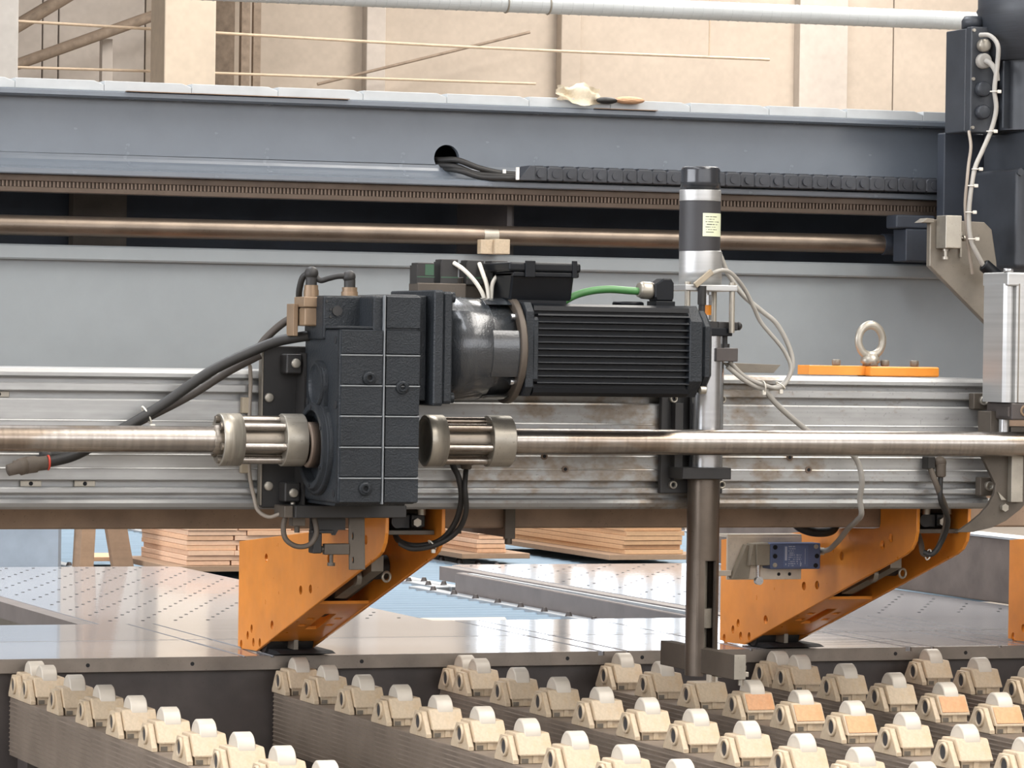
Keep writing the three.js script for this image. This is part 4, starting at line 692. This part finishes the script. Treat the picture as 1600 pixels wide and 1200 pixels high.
// ---------------------------------------------------------------- vertical lifting unit
{
  const t = thing('lift_backplate', 'black plate with four pale socket screws behind the vertical tube', 'plate', [0.33, 1.21, -0.09]);
  part(t, 'plate', box(0.279, 0.385, 1.208, 1.4, -0.0975, -0.086, 0.002), M.plateBlack);
  part(t, 'spacer', box(0.296, 0.31, 1.23, 1.35, -0.086, -0.07, 0.001), M.plateBlack);
  for (const [x, y] of [[0.298, 1.356], [0.38, 1.356], [0.299, 1.222], [0.381, 1.222]]) { const b = part(t, 'socket_screw', lathe([x, y, -0.086], [0, 0, 1], [[0, 0], [0, 0.0065], [0.006, 0.0065], [0.007, 0.0055], [0.007, 0.0034], [0.002, 0.0034], [0.002, 0]], 18), M.zinc); part(b, 'socket', hexBolt([x, y, -0.0838], [0, 0, 1], 0.0033, 0.0012), M.dark); }
}
{
  const t = thing('lifting_unit', 'vertical black and silver motor on top of a dark steel tube', 'actuator', [0.34, 0.92, -0.066]);
  const cx = 0.331, cz = -0.066;
  part(t, 'top_cap', lathe([cx, 1.681, cz], [0, 1, 0], [[0, 0], [0, 0.0312], [0.0135, 0.0312], [0.0137, 0.0306], [0.032, 0.0306], [0.036, 0.0285], [0.037, 0.026], [0.037, 0]], 48), std({ color: 0x34363a, map: T.fine, roughness: 0.2 }));
  part(t, 'silver_band', lathe([cx, 1.6645, cz], [0, 1, 0], chamfered(0.0325, 0.0175, 0.0008), 48), M.aluClean);
  part(t, 'motor_body', cyl([cx, 1.5865, cz], [cx, 1.6645, cz], 0.0322, 48), std({ color: 0x3b3a3c, map: T.fine, roughness: 0.5 }));
  // maker's sticker: pale ground, dark print lines
  const st = tex(128, 128, (u, v) => { let k = 1; const r = Math.floor(v * 9); if (v > 0.1 && v < 0.9 && (v * 9) % 1 > 0.45 && (v * 9) % 1 < 0.75 && u > 0.1 && u < 0.45 + 0.45 * hash(r, 3, 9) && hash(Math.floor(u * 40), r, 5) > 0.25) k = 0.35; return [0.86 * k, 0.88 * k, 0.76 * k]; });
  const sg = new THREE.CylinderGeometry(0.0327, 0.0327, 0.036, 16, 1, true, -0.35 + 0.09, 1.3); sg.translate(cx, 1.6275, cz);
  { const o = new THREE.Mesh(sg.translate(-0.34, -0.92, 0.066), std({ map: st, roughness: 0.4 })); o.name = 'sticker'; o.userData.label = 'pale rating sticker with small dark print'; t.add(o); }
  part(t, 'gear_barrel', [lathe([cx + 0.002, 1.534, cz], [0, 1, 0], [[0, 0], [0, 0.0335], [0.022, 0.0335], [0.0225, 0.033], [0.023, 0.0335], [0.052, 0.0335], [0.0535, 0.032], [0.0535, 0]], 48)], M.aluClean);
  part(t, 'top_plate', box(0.291, 0.379, 1.5245, 1.534, -0.11, -0.024, 0.0015), M.aluClean);
  for (const [x, z] of [[0.297, -0.03], [0.372, -0.03], [0.372, -0.102], [0.297, -0.102]]) { part(t, 'stand_post', cyl([x, 1.46, z], [x, 1.5245, z], 0.0045, 12), M.zinc); part(t, 'post_screw', cyl([x, 1.534, z], [x, 1.5385, z], 0.005, 12), M.zinc); }
  part(t, 'shaft_coupling', [cyl([0.3395, 1.503, -0.06], [0.3395, 1.519, -0.06], 0.0105, 24), cyl([0.3395, 1.48, -0.06], [0.3395, 1.4875, -0.06], 0.0105, 24), cyl([0.3395, 1.47, -0.06], [0.3395, 1.5245, -0.06], 0.006, 16)], M.chrome);
  part(t, 'coupling_insert', cyl([0.3395, 1.4875, -0.06], [0.3395, 1.503, -0.06], 0.0098, 24), M.coupOrange, 'orange coupling insert');
  part(t, 'bearing_plate', box(0.295, 0.376, 1.455, 1.468, -0.1, -0.035, 0.0015), M.motorBlack);
  part(t, 'upper_tube', cyl([0.347, 1.24, cz], [0.347, 1.455, cz], 0.0262, 48), M.chrome);
  part(t, 'tube_clamp', box(0.292, 0.3735, 1.2325, 1.2505, -0.0985, -0.026, 0.0015), M.plateBlack);
  // lower tube with a lengthwise slot on its front right
  const R = 0.0255, ri = 0.021, a0 = 0.0, half = 0.40, mid = 1.42; // slot direction measured in (x, z)
  const arc = (s, e, n, r) => Array.from({ length: n + 1 }, (_, i) => { const a = s + (e - s) * i / n; return [0.344 + Math.cos(a) * r, cz + Math.sin(a) * r]; });
  const full = lathe([0.344, 1.105, cz], [0, 1, 0], [[0, ri], [0, R], [0.1275, R], [0.1275, ri]], 48);
  const open = prismY([...arc(mid + half, mid - half + Math.PI * 2, 44, R), ...arc(mid - half + Math.PI * 2, mid + half, 44, ri)], 0.975, 1.105);
  const low = prismY([...arc(mid + half, mid - half + Math.PI * 2, 44, R), ...arc(mid - half + Math.PI * 2, mid + half, 44, ri)], 0.925, 0.975);
  part(t, 'slotted_tube', [full, open, low], M.tubeDark);
  part(t, 'inner_spindle', [cyl([0.344, 0.93, cz], [0.344, 1.24, cz], 0.008, 16), cyl([0.344, 1.0, cz], [0.344, 1.03, cz], 0.018, 20)], M.bracketGrey);
}
single('limit_plunger', [box(0.353, 0.388, 1.464, 1.4775, -0.06, -0.04, 0.002), prismZ([[0.338, 1.4775], [0.353, 1.4775], [0.353, 1.464], [0.346, 1.462]], -0.06, -0.04), lathe([0.388, 1.471, -0.05], [1, 0, 0], chamfered(0.0065, 0.009, 0.003), 16), cyl([0.369, 1.437, -0.05], [0.369, 1.464, -0.05], 0.0045, 12), cyl([0.369, 1.455, -0.05], [0.369, 1.462, -0.05], 0.0075, 6), cyl([0.369, 1.437, -0.05], [0.369, 1.443, -0.05], 0.008, 6)], M.plateBlack, 'small black arm with adjusting bolt right of the motor end', 'arm');
single('stop_block', box(0.349, 0.386, 1.4155, 1.4368, -0.07, -0.035, 0.0015), M.apron, 'dark square block on the vertical tube right of the motor', 'block');
{
  const t = thing('cover_flap', 'thin grey metal flap jutting right from the vertical tube', 'flap', [0.42, 1.4, -0.06]);
  part(t, 'flap', prismZ([[0.37, 1.414], [0.468, 1.4115], [0.456, 1.3985], [0.386, 1.3985]], -0.06, -0.056, 0.0004), M.bracketGrey);
}
{
  const t = thing('lift_bar', 'dark flat bar passing through the slot at the bottom of the tube', 'bar', [0.344, 0.9215, -0.15]);
  part(t, 'bar', box(0.334, 0.3535, 0.9305, 0.969, -0.21, 0.087, 0.0012), M.dustBrown);
  part(t, 'bar_end', box(0.3343, 0.3532, 0.931, 0.9685, 0.086, 0.0875, 0.0004), M.zinc, 'bare sawn end face');
}
single('bar_stop', [box(0.36, 0.41, 0.924, 0.932, -0.06, -0.03, 0.001), hexBolt([0.403, 0.934, -0.045], [0, 1, 0], 0.0085, 0.007), cyl([0.403, 0.91, -0.045], [0.403, 0.945, -0.045], 0.0045, 12), cyl([0.403, 0.945, -0.045], [0.403, 0.951, -0.045], 0.008, 6)], M.zinc, 'small steel bolt and strip right of the lifting bar', 'bolt');
// sensor cables of the lifting unit
single('cable', tubeG([[0.368, 1.6, -0.09], [0.377, 1.581, -0.09], [0.389, 1.556, -0.09], [0.411, 1.523, -0.085], [0.444, 1.496, -0.08], [0.467, 1.477, -0.075], [0.489, 1.437, -0.07], [0.492, 1.41, -0.065], [0.476, 1.383, -0.06], [0.438, 1.374, -0.055], [0.405, 1.386, -0.05], [0.374, 1.408, -0.05]], 0.0039, 100), M.greyCable, 'grey cable looping right from behind the vertical motor', 'cable');
single('cable', tubeG([[0.332, 1.55, -0.022], [0.345, 1.556, -0.022], [0.366, 1.555, -0.03], [0.4, 1.531, -0.05], [0.422, 1.501, -0.06], [0.436, 1.479, -0.065], [0.476, 1.432, -0.06], [0.485, 1.404, -0.055], [0.466, 1.376, -0.05], [0.43, 1.382, -0.05], [0.402, 1.394, -0.05], [0.378, 1.416, -0.05]], 0.0033, 100), M.greyCable, 'second grey cable crossing the first one right of the motor', 'cable');
single('cable', tubeG([[0.425, 1.381, -0.055], [0.44, 1.372, -0.055], [0.46, 1.351, -0.055], [0.493, 1.326, -0.06], [0.532, 1.301, -0.065], [0.577, 1.284, -0.062], [0.603, 1.263, -0.06], [0.613, 1.231, -0.06], [0.617, 1.2, -0.075], [0.625, 1.178, -0.085], [0.643, 1.163, -0.14], [0.667, 1.148, -0.22], [0.71, 1.116, -0.36], [0.745, 1.096, -0.48], [0.742, 1.094, -0.5]], 0.0045, 110, 12), M.greyCable, 'grey cable passing behind the shaft down to the blue switch', 'cable');
single('cable_tag', box(-0.018, 0.018, -0.0045, 0.0045, -0.003, 0.003, 0.001).rotateZ(0.68).translate(0.318, 1.5435, -0.018), M.clipBeige, 'tan cable tag in front of the silver motor barrel', 'tag');
single('sensor_plug', [cyl([0.317, 1.49, -0.02], [0.317, 1.503, -0.02], 0.0052, 14), cyl([0.317, 1.503, -0.02], [0.317, 1.532, -0.02], 0.0068, 14)], M.rubber, 'small black sensor plug below the tan cable tag', 'plug');
[[0.466, 1.379, -0.052], [0.436, 1.377, -0.05]].forEach((p, i) => single('cable_tie', [new THREE.TorusGeometry(0.0085, 0.0012, 6, 18).rotateY(Math.PI / 2).rotateZ(i ? 0.1 : 0.9).translate(...p), box(p[0] - 0.003, p[0] + 0.003, p[1] - 0.013, p[1] - 0.006, p[2], p[2] + 0.005, 0.001)], M.tie, ['white cable tie on the grey loop, nearest the orange plate', 'white cable tie on the grey loop, nearer the vertical tube'][i], 'cable tie'));

// ---------------------------------------------------------------- eye bolt plate, right cylinder, limit switch
{
  const t = thing('lifting_lug', 'orange lifting plate with steel eye bolt on the aluminium beam', 'lifting eye', [0.69, 1.394, -0.2]);
  part(t, 'plate', box(0.582, 0.69, 1.3955, 1.411, -0.245, -0.2, 0.001), M.orange);
  part(t, 'plate', box(0.682, 0.806, 1.394, 1.4105, -0.235, -0.18, 0.003), M.orange);
  for (const [x, z] of [[0.637, -0.215], [0.695, -0.196], [0.717, -0.2], [0.77, -0.2]]) part(t, 'socket_screw', lathe([x, 1.411, z], [0, 1, 0], chamfered(0.0072, 0.01, 0.0015), 18), M.bracketGrey);
  part(t, 'eye_bolt', [new THREE.TorusGeometry(0.0215, 0.0062, 14, 40).scale(1, 1.16, 1).translate(0.693, 1.4525, -0.205), lathe([0.693, 1.411, -0.205], [0, 1, 0], [[0, 0], [0, 0.0125], [0.004, 0.0125], [0.006, 0.0165], [0.013, 0.0155], [0.02, 0.009], [0.02, 0]], 28)], M.zinc);
}
{
  const t = thing('air_cylinder', 'upright silver pneumatic cylinder with grooves at the right edge', 'cylinder', [0.86, 1.33, -0.02]);
  const o = [], cxx = 0.8655, czz = -0.02, w = 0.0455;
  const ring = [[-w, -w + 0.012], [-w, w - 0.012], [-w + 0.004, w - 0.006], [-w + 0.01, w - 0.004], [-w + 0.012, w - 0.01], [-w + 0.016, w - 0.01], [-w + 0.018, w - 0.002], [-0.02, w], [0.02, w], [w - 0.018, w - 0.002], [w - 0.016, w - 0.01], [w - 0.012, w - 0.01], [w - 0.01, w - 0.004], [w - 0.004, w - 0.006], [w, w - 0.012], [w, -w + 0.012], [w - 0.012, -w], [-w + 0.012, -w]].map(([x, z]) => [cxx + x, czz + z]);
  part(t, 'barrel', prismY(ring, 1.357, 1.545, 0), M.aluClean);
  for (const dx of [-0.024, -0.009, 0.006]) part(t, 'barrel_groove', box(cxx + dx, cxx + dx + 0.0018, 1.357, 1.545, czz + w - 0.0012, czz + w + 0.0002), M.bracketGrey);
  part(t, 'end_cap', [box(0.8215, 0.909, 1.541, 1.563, -0.063, 0.025, 0.003)], M.aluClean);
  for (const x of [0.829, 0.866, 0.903]) part(t, 'cap_screw', lathe([x, 1.563, 0.012], [0, 1, 0], chamfered(0.008, 0.006, 0.0012), 18), M.chrome);
  part(t, 'lower_cap', [box(0.832, 0.91, 1.329, 1.3565, -0.063, 0.025, 0.003), box(0.828, 0.838, 1.335, 1.35, -0.02, 0.02)], M.apron);
  part(t, 'port', [lathe([0.856, 1.344, 0.0252], [0, 0, 1], [[0, 0.006], [0.0015, 0.006], [0.0015, 0.009], [0, 0.0092]], 20)], M.brass);
  part(t, 'piston_rod', cyl([0.842, 1.3, -0.02], [0.842, 1.33, -0.02], 0.009, 18), M.chrome);
}
{
  const t = thing('end_bracket', 'grey bent steel bracket below the upright cylinder at the right edge', 'bracket', [0.86, 1.15, -0.05]);
  part(t, 'swept_plate', prismZ([[0.81, 1.30], [0.93, 1.30], [0.93, 1.235], [0.905, 1.205], [0.885, 1.185], [0.86, 1.167], [0.835, 1.156], [0.80, 1.1485], [0.772, 1.1485], [0.795, 1.163], [0.815, 1.178], [0.828, 1.192], [0.838, 1.21], [0.84, 1.225], [0.815, 1.27]], -0.05, -0.042, 0.0006), M.bracketDark);
  part(t, 'upright', box(0.861, 0.882, 1.197, 1.30, -0.042, -0.028, 0.001), M.zinc);
  part(t, 'cap_block', [box(0.823, 0.852, 1.30, 1.342, -0.075, -0.03, 0.0015), box(0.85, 0.93, 1.295, 1.318, -0.06, -0.01, 0.001)], M.bracketDark);
  for (const [x0, x1, y0, y1] of [[0.818, 0.846, 1.344, 1.37], [0.832, 0.856, 1.205, 1.235]]) { const b = part(t, 'slot_clamp', box(x0, x1, y0, y1, -0.0985, -0.08, 0.002), M.bracketDark); part(b, 'clamp_screw', lathe([(x0 + x1) / 2 + 0.002, (y0 + y1) / 2 + 0.001, -0.08], [0, 0, 1], [[0, 0], [0, 0.0075], [0.007, 0.0075], [0.008, 0.0065], [0.008, 0.0038], [0.003, 0.0038], [0.003, 0]], 18), M.zinc); }
  part(t, 'bolt_and_glint', [cyl([0.854, 1.188, -0.042], [0.854, 1.188, -0.034], 0.0065, 6), prismZ([[0.843, 1.213], [0.858, 1.2], [0.849, 1.2]], -0.042, -0.039)], M.zinc);  // bolt, plus a pale triangle painted as a glint
}
{
  const t = thing('limit_switch', 'blue limit switch with beige head on a metal plate beside the right clamp', 'switch', [0.7, 1.06, -0.6]);
  part(t, 'mounting_plate', [box(0.627, 0.764, 1.04, 1.1125, -0.625, -0.619, 0.0008), box(0.592, 0.632, 1.047, 1.056, -0.62, -0.612, 0.0008), box(0.627, 0.764, 1.1115, 1.1165, -0.66, -0.62, 0.0005), box(0.745, 0.8105, 1.06, 1.10, -0.66, -0.652, 0.001), box(0.745, 0.764, 1.06, 1.10, -0.655, -0.62, 0.001)], M.plateLight);
  part(t, 'side_web', prismZ([[0.63, 1.043], [0.66, 1.043], [0.668, 1.1], [0.655, 1.1]], -0.619, -0.603, 0.0008), M.beigeSwitch);
  part(t, 'head', [prismZ([[0.655, 1.065], [0.69, 1.065], [0.69, 1.104], [0.66, 1.102]], -0.617, -0.59, 0.002), box(0.666, 0.692, 1.066, 1.102, -0.591, -0.585, 0.001)], M.beigeSwitch);
  const body = part(t, 'body', box(0.69, 0.783, 1.0595, 1.1035, -0.617, -0.583, 0.002), M.blueSwitch);
  // printed face: one tall pale bar, small rows of print
  const face = tex(256, 128, (u, v) => {
    let k = 0; const x = 1 - 0, r = Math.floor((1 - v) * 10), f = ((1 - v) * 10) % 1;
    if (u > 0.06 && u < 0.15 && v > 0.3 && v < 0.95) k = 0.62;
    else if (u > 0.2 && u < 0.48 && f > 0.25 && f < 0.8 && hash(Math.floor(u * 46), r, 3) > 0.42) k = 0.5;
    else if (u > 0.52 && u < 0.72 && v < 0.62 && f > 0.2 && f < 0.8 && hash(Math.floor(u * 36), r, 8) > 0.5) k = 0.5;
    else if (u > 0.86 && u < 0.885 && v > 0.12 && v < 0.85) k = 0.4;
    else if (Math.hypot((u - 0.7) * 2, v - 0.14) < 0.07 || Math.hypot((u - 0.1) * 2, v - 0.12) < 0.05) k = 0.5;
    return [0.36 + k * 0.5, 0.42 + k * 0.46, 0.57 + k * 0.34];
  });
  const fg = new THREE.PlaneGeometry(0.046, 0.036).translate(0.737, 1.0815, -0.5826).translate(-0.7, -1.06, 0.6);
  { const o = new THREE.Mesh(fg, std({ map: face, roughness: 0.45 })); o.name = 'printed_label'; o.userData.label = 'pale printed marks on the blue face'; body.add(o); }
  for (const [x, y, m] of [[0.6985, 1.0665, M.zinc], [0.774, 1.0975, M.zinc], [0.6985, 1.0965, M.dark], [0.774, 1.0655, M.dark], [0.6985, 1.0815, M.dark], [0.776, 1.0815, M.dark]]) part(body, 'cover_screw', lathe([x, y, -0.583], [0, 0, 1], [[0, 0], [0, 0.004], [0.0012, 0.004], [0.0012, 0.0015], [0.0004, 0.0015], [0.0004, 0]], 14), m);
  part(t, 'cable_gland', [hexBolt([0.783, 1.0885, -0.6], [1, 0, 0], 0.0085, 0.006), cyl([0.789, 1.0885, -0.6], [0.796, 1.0885, -0.6], 0.0065, 14)], M.whiteCable);
  part(t, 'roller_lever', [cyl([0.671, 1.04, -0.59], [0.671, 1.066, -0.59], 0.0035, 10), cyl([0.671, 1.04, -0.592], [0.671, 1.04, -0.583], 0.007, 14)], M.chrome);
  part(t, 'plate_hole_shade', [[0.652, 1.05], [0.722, 1.049], [0.742, 1.049]].map(([x, y]) => cyl([x, y, -0.6192], [x, y, -0.6184], 0.003, 10)), M.dark);  // dark discs give the plate holes their shade
  t.position.add(V(-0.0455, 0.0055, 0.1));
}
// hoses by the clamps
single('air_hose', tubeG([[-0.068, 1.262, -0.085], [-0.066, 1.25, -0.08], [-0.059, 1.234, -0.075], [-0.05, 1.199, -0.085], [-0.053, 1.158, -0.11], [-0.069, 1.131, -0.14], [-0.099, 1.124, -0.165], [-0.114, 1.13, -0.19], [-0.112, 1.142, -0.22]], 0.0046, 70), M.rubber, 'black hose looping from under the coupling into the left clamp', 'hose');
single('air_hose', tubeG([[-0.043, 1.248, -0.085], [-0.05, 1.22, -0.07], [-0.044, 1.18, -0.08], [-0.05, 1.148, -0.105], [-0.076, 1.1265, -0.13], [-0.105, 1.12, -0.155], [-0.118, 1.127, -0.175]], 0.0042, 70), M.rubber, 'second black hose beside the loop into the left clamp', 'hose');
single('hose_elbow', [lathe([-0.043, 1.245, -0.085], [0, 1, 0], chamfered(0.0085, 0.02, 0.002), 16), lathe([-0.043, 1.262, -0.09], [0.4, -0.2, 1], chamfered(0.0075, 0.02, 0.002), 14)], M.rubberDusty, 'grey hose elbow under the right coupling', 'elbow');
single('cable_tie', [new THREE.TorusGeometry(0.008, 0.0012, 6, 18).rotateY(Math.PI / 2).rotateZ(0.7).translate(-0.078, 1.127, -0.138), box(-0.08, -0.074, 1.114, 1.12, -0.138, -0.132, 0.001)], M.tie, 'white cable tie on the hoses at the left clamp', 'cable tie');
single('air_hose', tubeG([[0.742, 1.262, -0.085], [0.744, 1.246, -0.08], [0.755, 1.215, -0.075], [0.787, 1.177, -0.11], [0.797, 1.14, -0.14], [0.788, 1.112, -0.15], [0.774, 1.107, -0.16], [0.782, 1.123, -0.19], [0.79, 1.14, -0.22]], 0.0048, 80), M.rubberDusty, 'dusty grey hose hanging in a loop in front of the right clamp', 'hose');
single('air_hose', tubeG([[0.761, 1.24, -0.08], [0.759, 1.2, -0.075], [0.788, 1.165, -0.105], [0.79, 1.13, -0.13], [0.777, 1.108, -0.14], [0.768, 1.111, -0.15]], 0.0042, 60), M.rubber, 'darker hose inside the loop at the right clamp', 'hose');
single('hose_elbow', [lathe([0.761, 1.235, -0.08], [0, 1, 0], chamfered(0.0085, 0.022, 0.002), 16), new THREE.SphereGeometry(0.0105, 14, 10).translate(0.761, 1.258, -0.083)], M.rubberDusty, 'round grey hose elbow on the beam above the right clamp', 'elbow');
single('hose_elbow', [box(0.736, 0.75, 1.248, 1.268, -0.098, -0.076, 0.002)], M.rubber, 'small square dark fitting beside the round elbow', 'fitting');
single('cable_tie', [new THREE.TorusGeometry(0.0085, 0.0013, 6, 18).rotateX(0.3).rotateY(Math.PI / 2).translate(0.776, 1.107, -0.15)], M.tie, 'white cable tie at the bottom of the hose loop on the right clamp', 'cable tie');
single('air_hose', tubeG([[0.68, 1.15, -0.47], [0.69, 1.138, -0.47], [0.72, 1.128, -0.468], [0.75, 1.132, -0.466], [0.76, 1.15, -0.465]], 0.008, 40), M.rubber, 'thick black hose sagging just above the right clamp', 'hose');

// ---------------------------------------------------------------- roller rails in the foreground
const blockGeo = {}, YB = 0.8435;
{
  const prof = (t, b, y0, y1, y2) => [[-b, y0], [b, y0], [b, y1], [t + 0.001, y2 - 0.001], [t - 0.001, y2], [-t + 0.001, y2], [-t - 0.001, y2 - 0.001], [-b, y1]];
  blockGeo.body = prep(mergeGeometries([prep(prismX(prof(0.0215, 0.0405, 0.012, 0.014, 0.0425), -0.027, 0.024, 0.0012)), prep(box(-0.024, 0.021, 0, 0.0125, -0.036, 0.036, 0.001)), prep(prismX(prof(0.0155, 0.039, 0.0005, 0.006, 0.0385), -0.0365, -0.0275, 0.0008)), prep(box(-0.006, 0.002, 0.001, 0.0125, 0.036, 0.0385))]));
  blockGeo.boss = prep(lathe([-0.027, 0.0225, 0.006], [-1, 0, 0], [[0, 0.0145], [0.012, 0.0145], [0.0135, 0.013], [0.0135, 0.0105], [0.001, 0.0102], [0.001, 0]], 24));
  blockGeo.bore = prep(cyl([-0.038, 0.0225, 0.006], [-0.0385, 0.0225, 0.006], 0.0101, 20));
  const w = 0.0128; blockGeo.wheel = prep(lathe([-w - 0.001, 0.0365, 0], [1, 0, 0], [[0, 0], [0, 0.0175], [0.0006, 0.019], [0, 0.0205], [0, 0.0228], [0.0018, 0.025], [2 * w - 0.0018, 0.025], [2 * w, 0.0228], [2 * w, 0]], 40));
  blockGeo.clip = prep(mergeGeometries([prep(box(-0.0225, -0.0125, 0.001, 0.0075, 0.036, 0.0368)), prep(cyl([-0.0175, 0.0042, 0.0362], [-0.0175, 0.0042, 0.0375], 0.0018, 8))]));
}
blockGeo.dust = prep(prismX([[0.0238, 0.0405], [0.0396, 0.0165], [0.0401, 0.0168], [0.0243, 0.0408]], -0.0245, 0.0215));
function fastMesh(g, m, name, parent, p) { const o = new THREE.Mesh(g, m); o.name = name; o.castShadow = o.receiveShadow = true; if (p) o.position.set(...p); parent.add(o); return o; }
const railProf = (() => { // ribbed side profile (z is x here): outline in (x, y)
  const L = []; const y0 = 0.748, y1 = YB, n = 12;
  L.push([0.033, y0]); L.push([0.033, y1 - 0.001]); L.push([0.032, y1]); L.push([-0.034, y1]); L.push([-0.035, y1 - 0.001]);
  for (let i = 0; i < n; i++) { const a = y1 - 0.006 - i * (y1 - y0 - 0.008) / n; L.push([-0.035, a], [-0.0368, a - 0.0014], [-0.0368, a - 0.0024], [-0.035, a - 0.003]); }
  L.push([-0.035, y0]); return L.reverse();
})();
const RAILS = [
  [-0.552, [-0.757, -0.676], 'roller rail at the far left of the foreground', 12, []],
  [-0.098, [-0.757, -0.595], 'roller rail running out from under the left orange clamp', 12, []],
  [0.2, [-0.757, -0.685], 'roller rail starting midway between the left clamp and the tube', 12, []],
  [0.49, [-0.756, -0.574], 'roller rail passing under the foot of the vertical tube', 11, [3, 4, 5]],
  [0.784, [-0.755, -0.663], 'roller rail starting under the tip of the right orange clamp', 11, [4, 5]],
  [1.078, [-0.745, -0.555], 'roller rail at the right edge, behind the others', 10, [3, 4]],
  [1.372, [-0.74, -0.55], 'roller rail mostly outside the right edge', 7, []],
];
for (const [x, [za, zb], label, n, tan] of RAILS) {
  const t = thing('roller_rail', label, 'roller rail', [x, 0, -0.79]);
  part(t, 'rail_profile', prismZ(railProf.map(([a, b]) => [a + x, b]), -0.788, 1.55), M.railGrey);
  part(t, 'rail_leg', [box(x - 0.03, x + 0.03, 0, 0.748, 0.55, 0.63), box(x - 0.03, x + 0.03, 0, 0.748, -0.75, -0.68)], M.apron);
  const pitch = 0.189;
  for (let i = 0; i < n; i++) {
    const z = i === 0 ? za : zb + (i - 1) * pitch; if (z > 1.5) break;
    const b = fastMesh(blockGeo.body, M.cream, 'roller_block', t, [0, YB, z + 0.79]);
    if (tan.includes(i)) fastMesh(blockGeo.dust, M.dustPeach, 'dusty_face', b).userData.label = 'front face caked with peach-coloured wood dust';
    fastMesh(blockGeo.boss, M.cream, 'axle_boss', b);
    fastMesh(blockGeo.bore, M.bore, 'axle_bore', b);
    if (x === 0.49 && i === 2) { const h = meshOf([box(-0.001, 0.003, 0.04, 0.058, 0.0, 0.012), box(0.012, 0.016, 0.04, 0.055, -0.008, 0.008)], M.creamWheel); h.name = 'broken_lug'; h.userData.label = 'broken stub where the wheel is missing'; b.add(h); }
    else fastMesh(blockGeo.wheel, M.creamWheel, 'wheel', b);
    fastMesh(blockGeo.clip, M.bracketGrey, 'clip', b);
  }
}
single('floor_crate', box(-0.75, -0.35, 0.0, 0.42, -0.7, -0.2, 0.004), M.board, 'brown crate on the floor below the left roller rail', 'crate');

renderer.render(scene, camera);
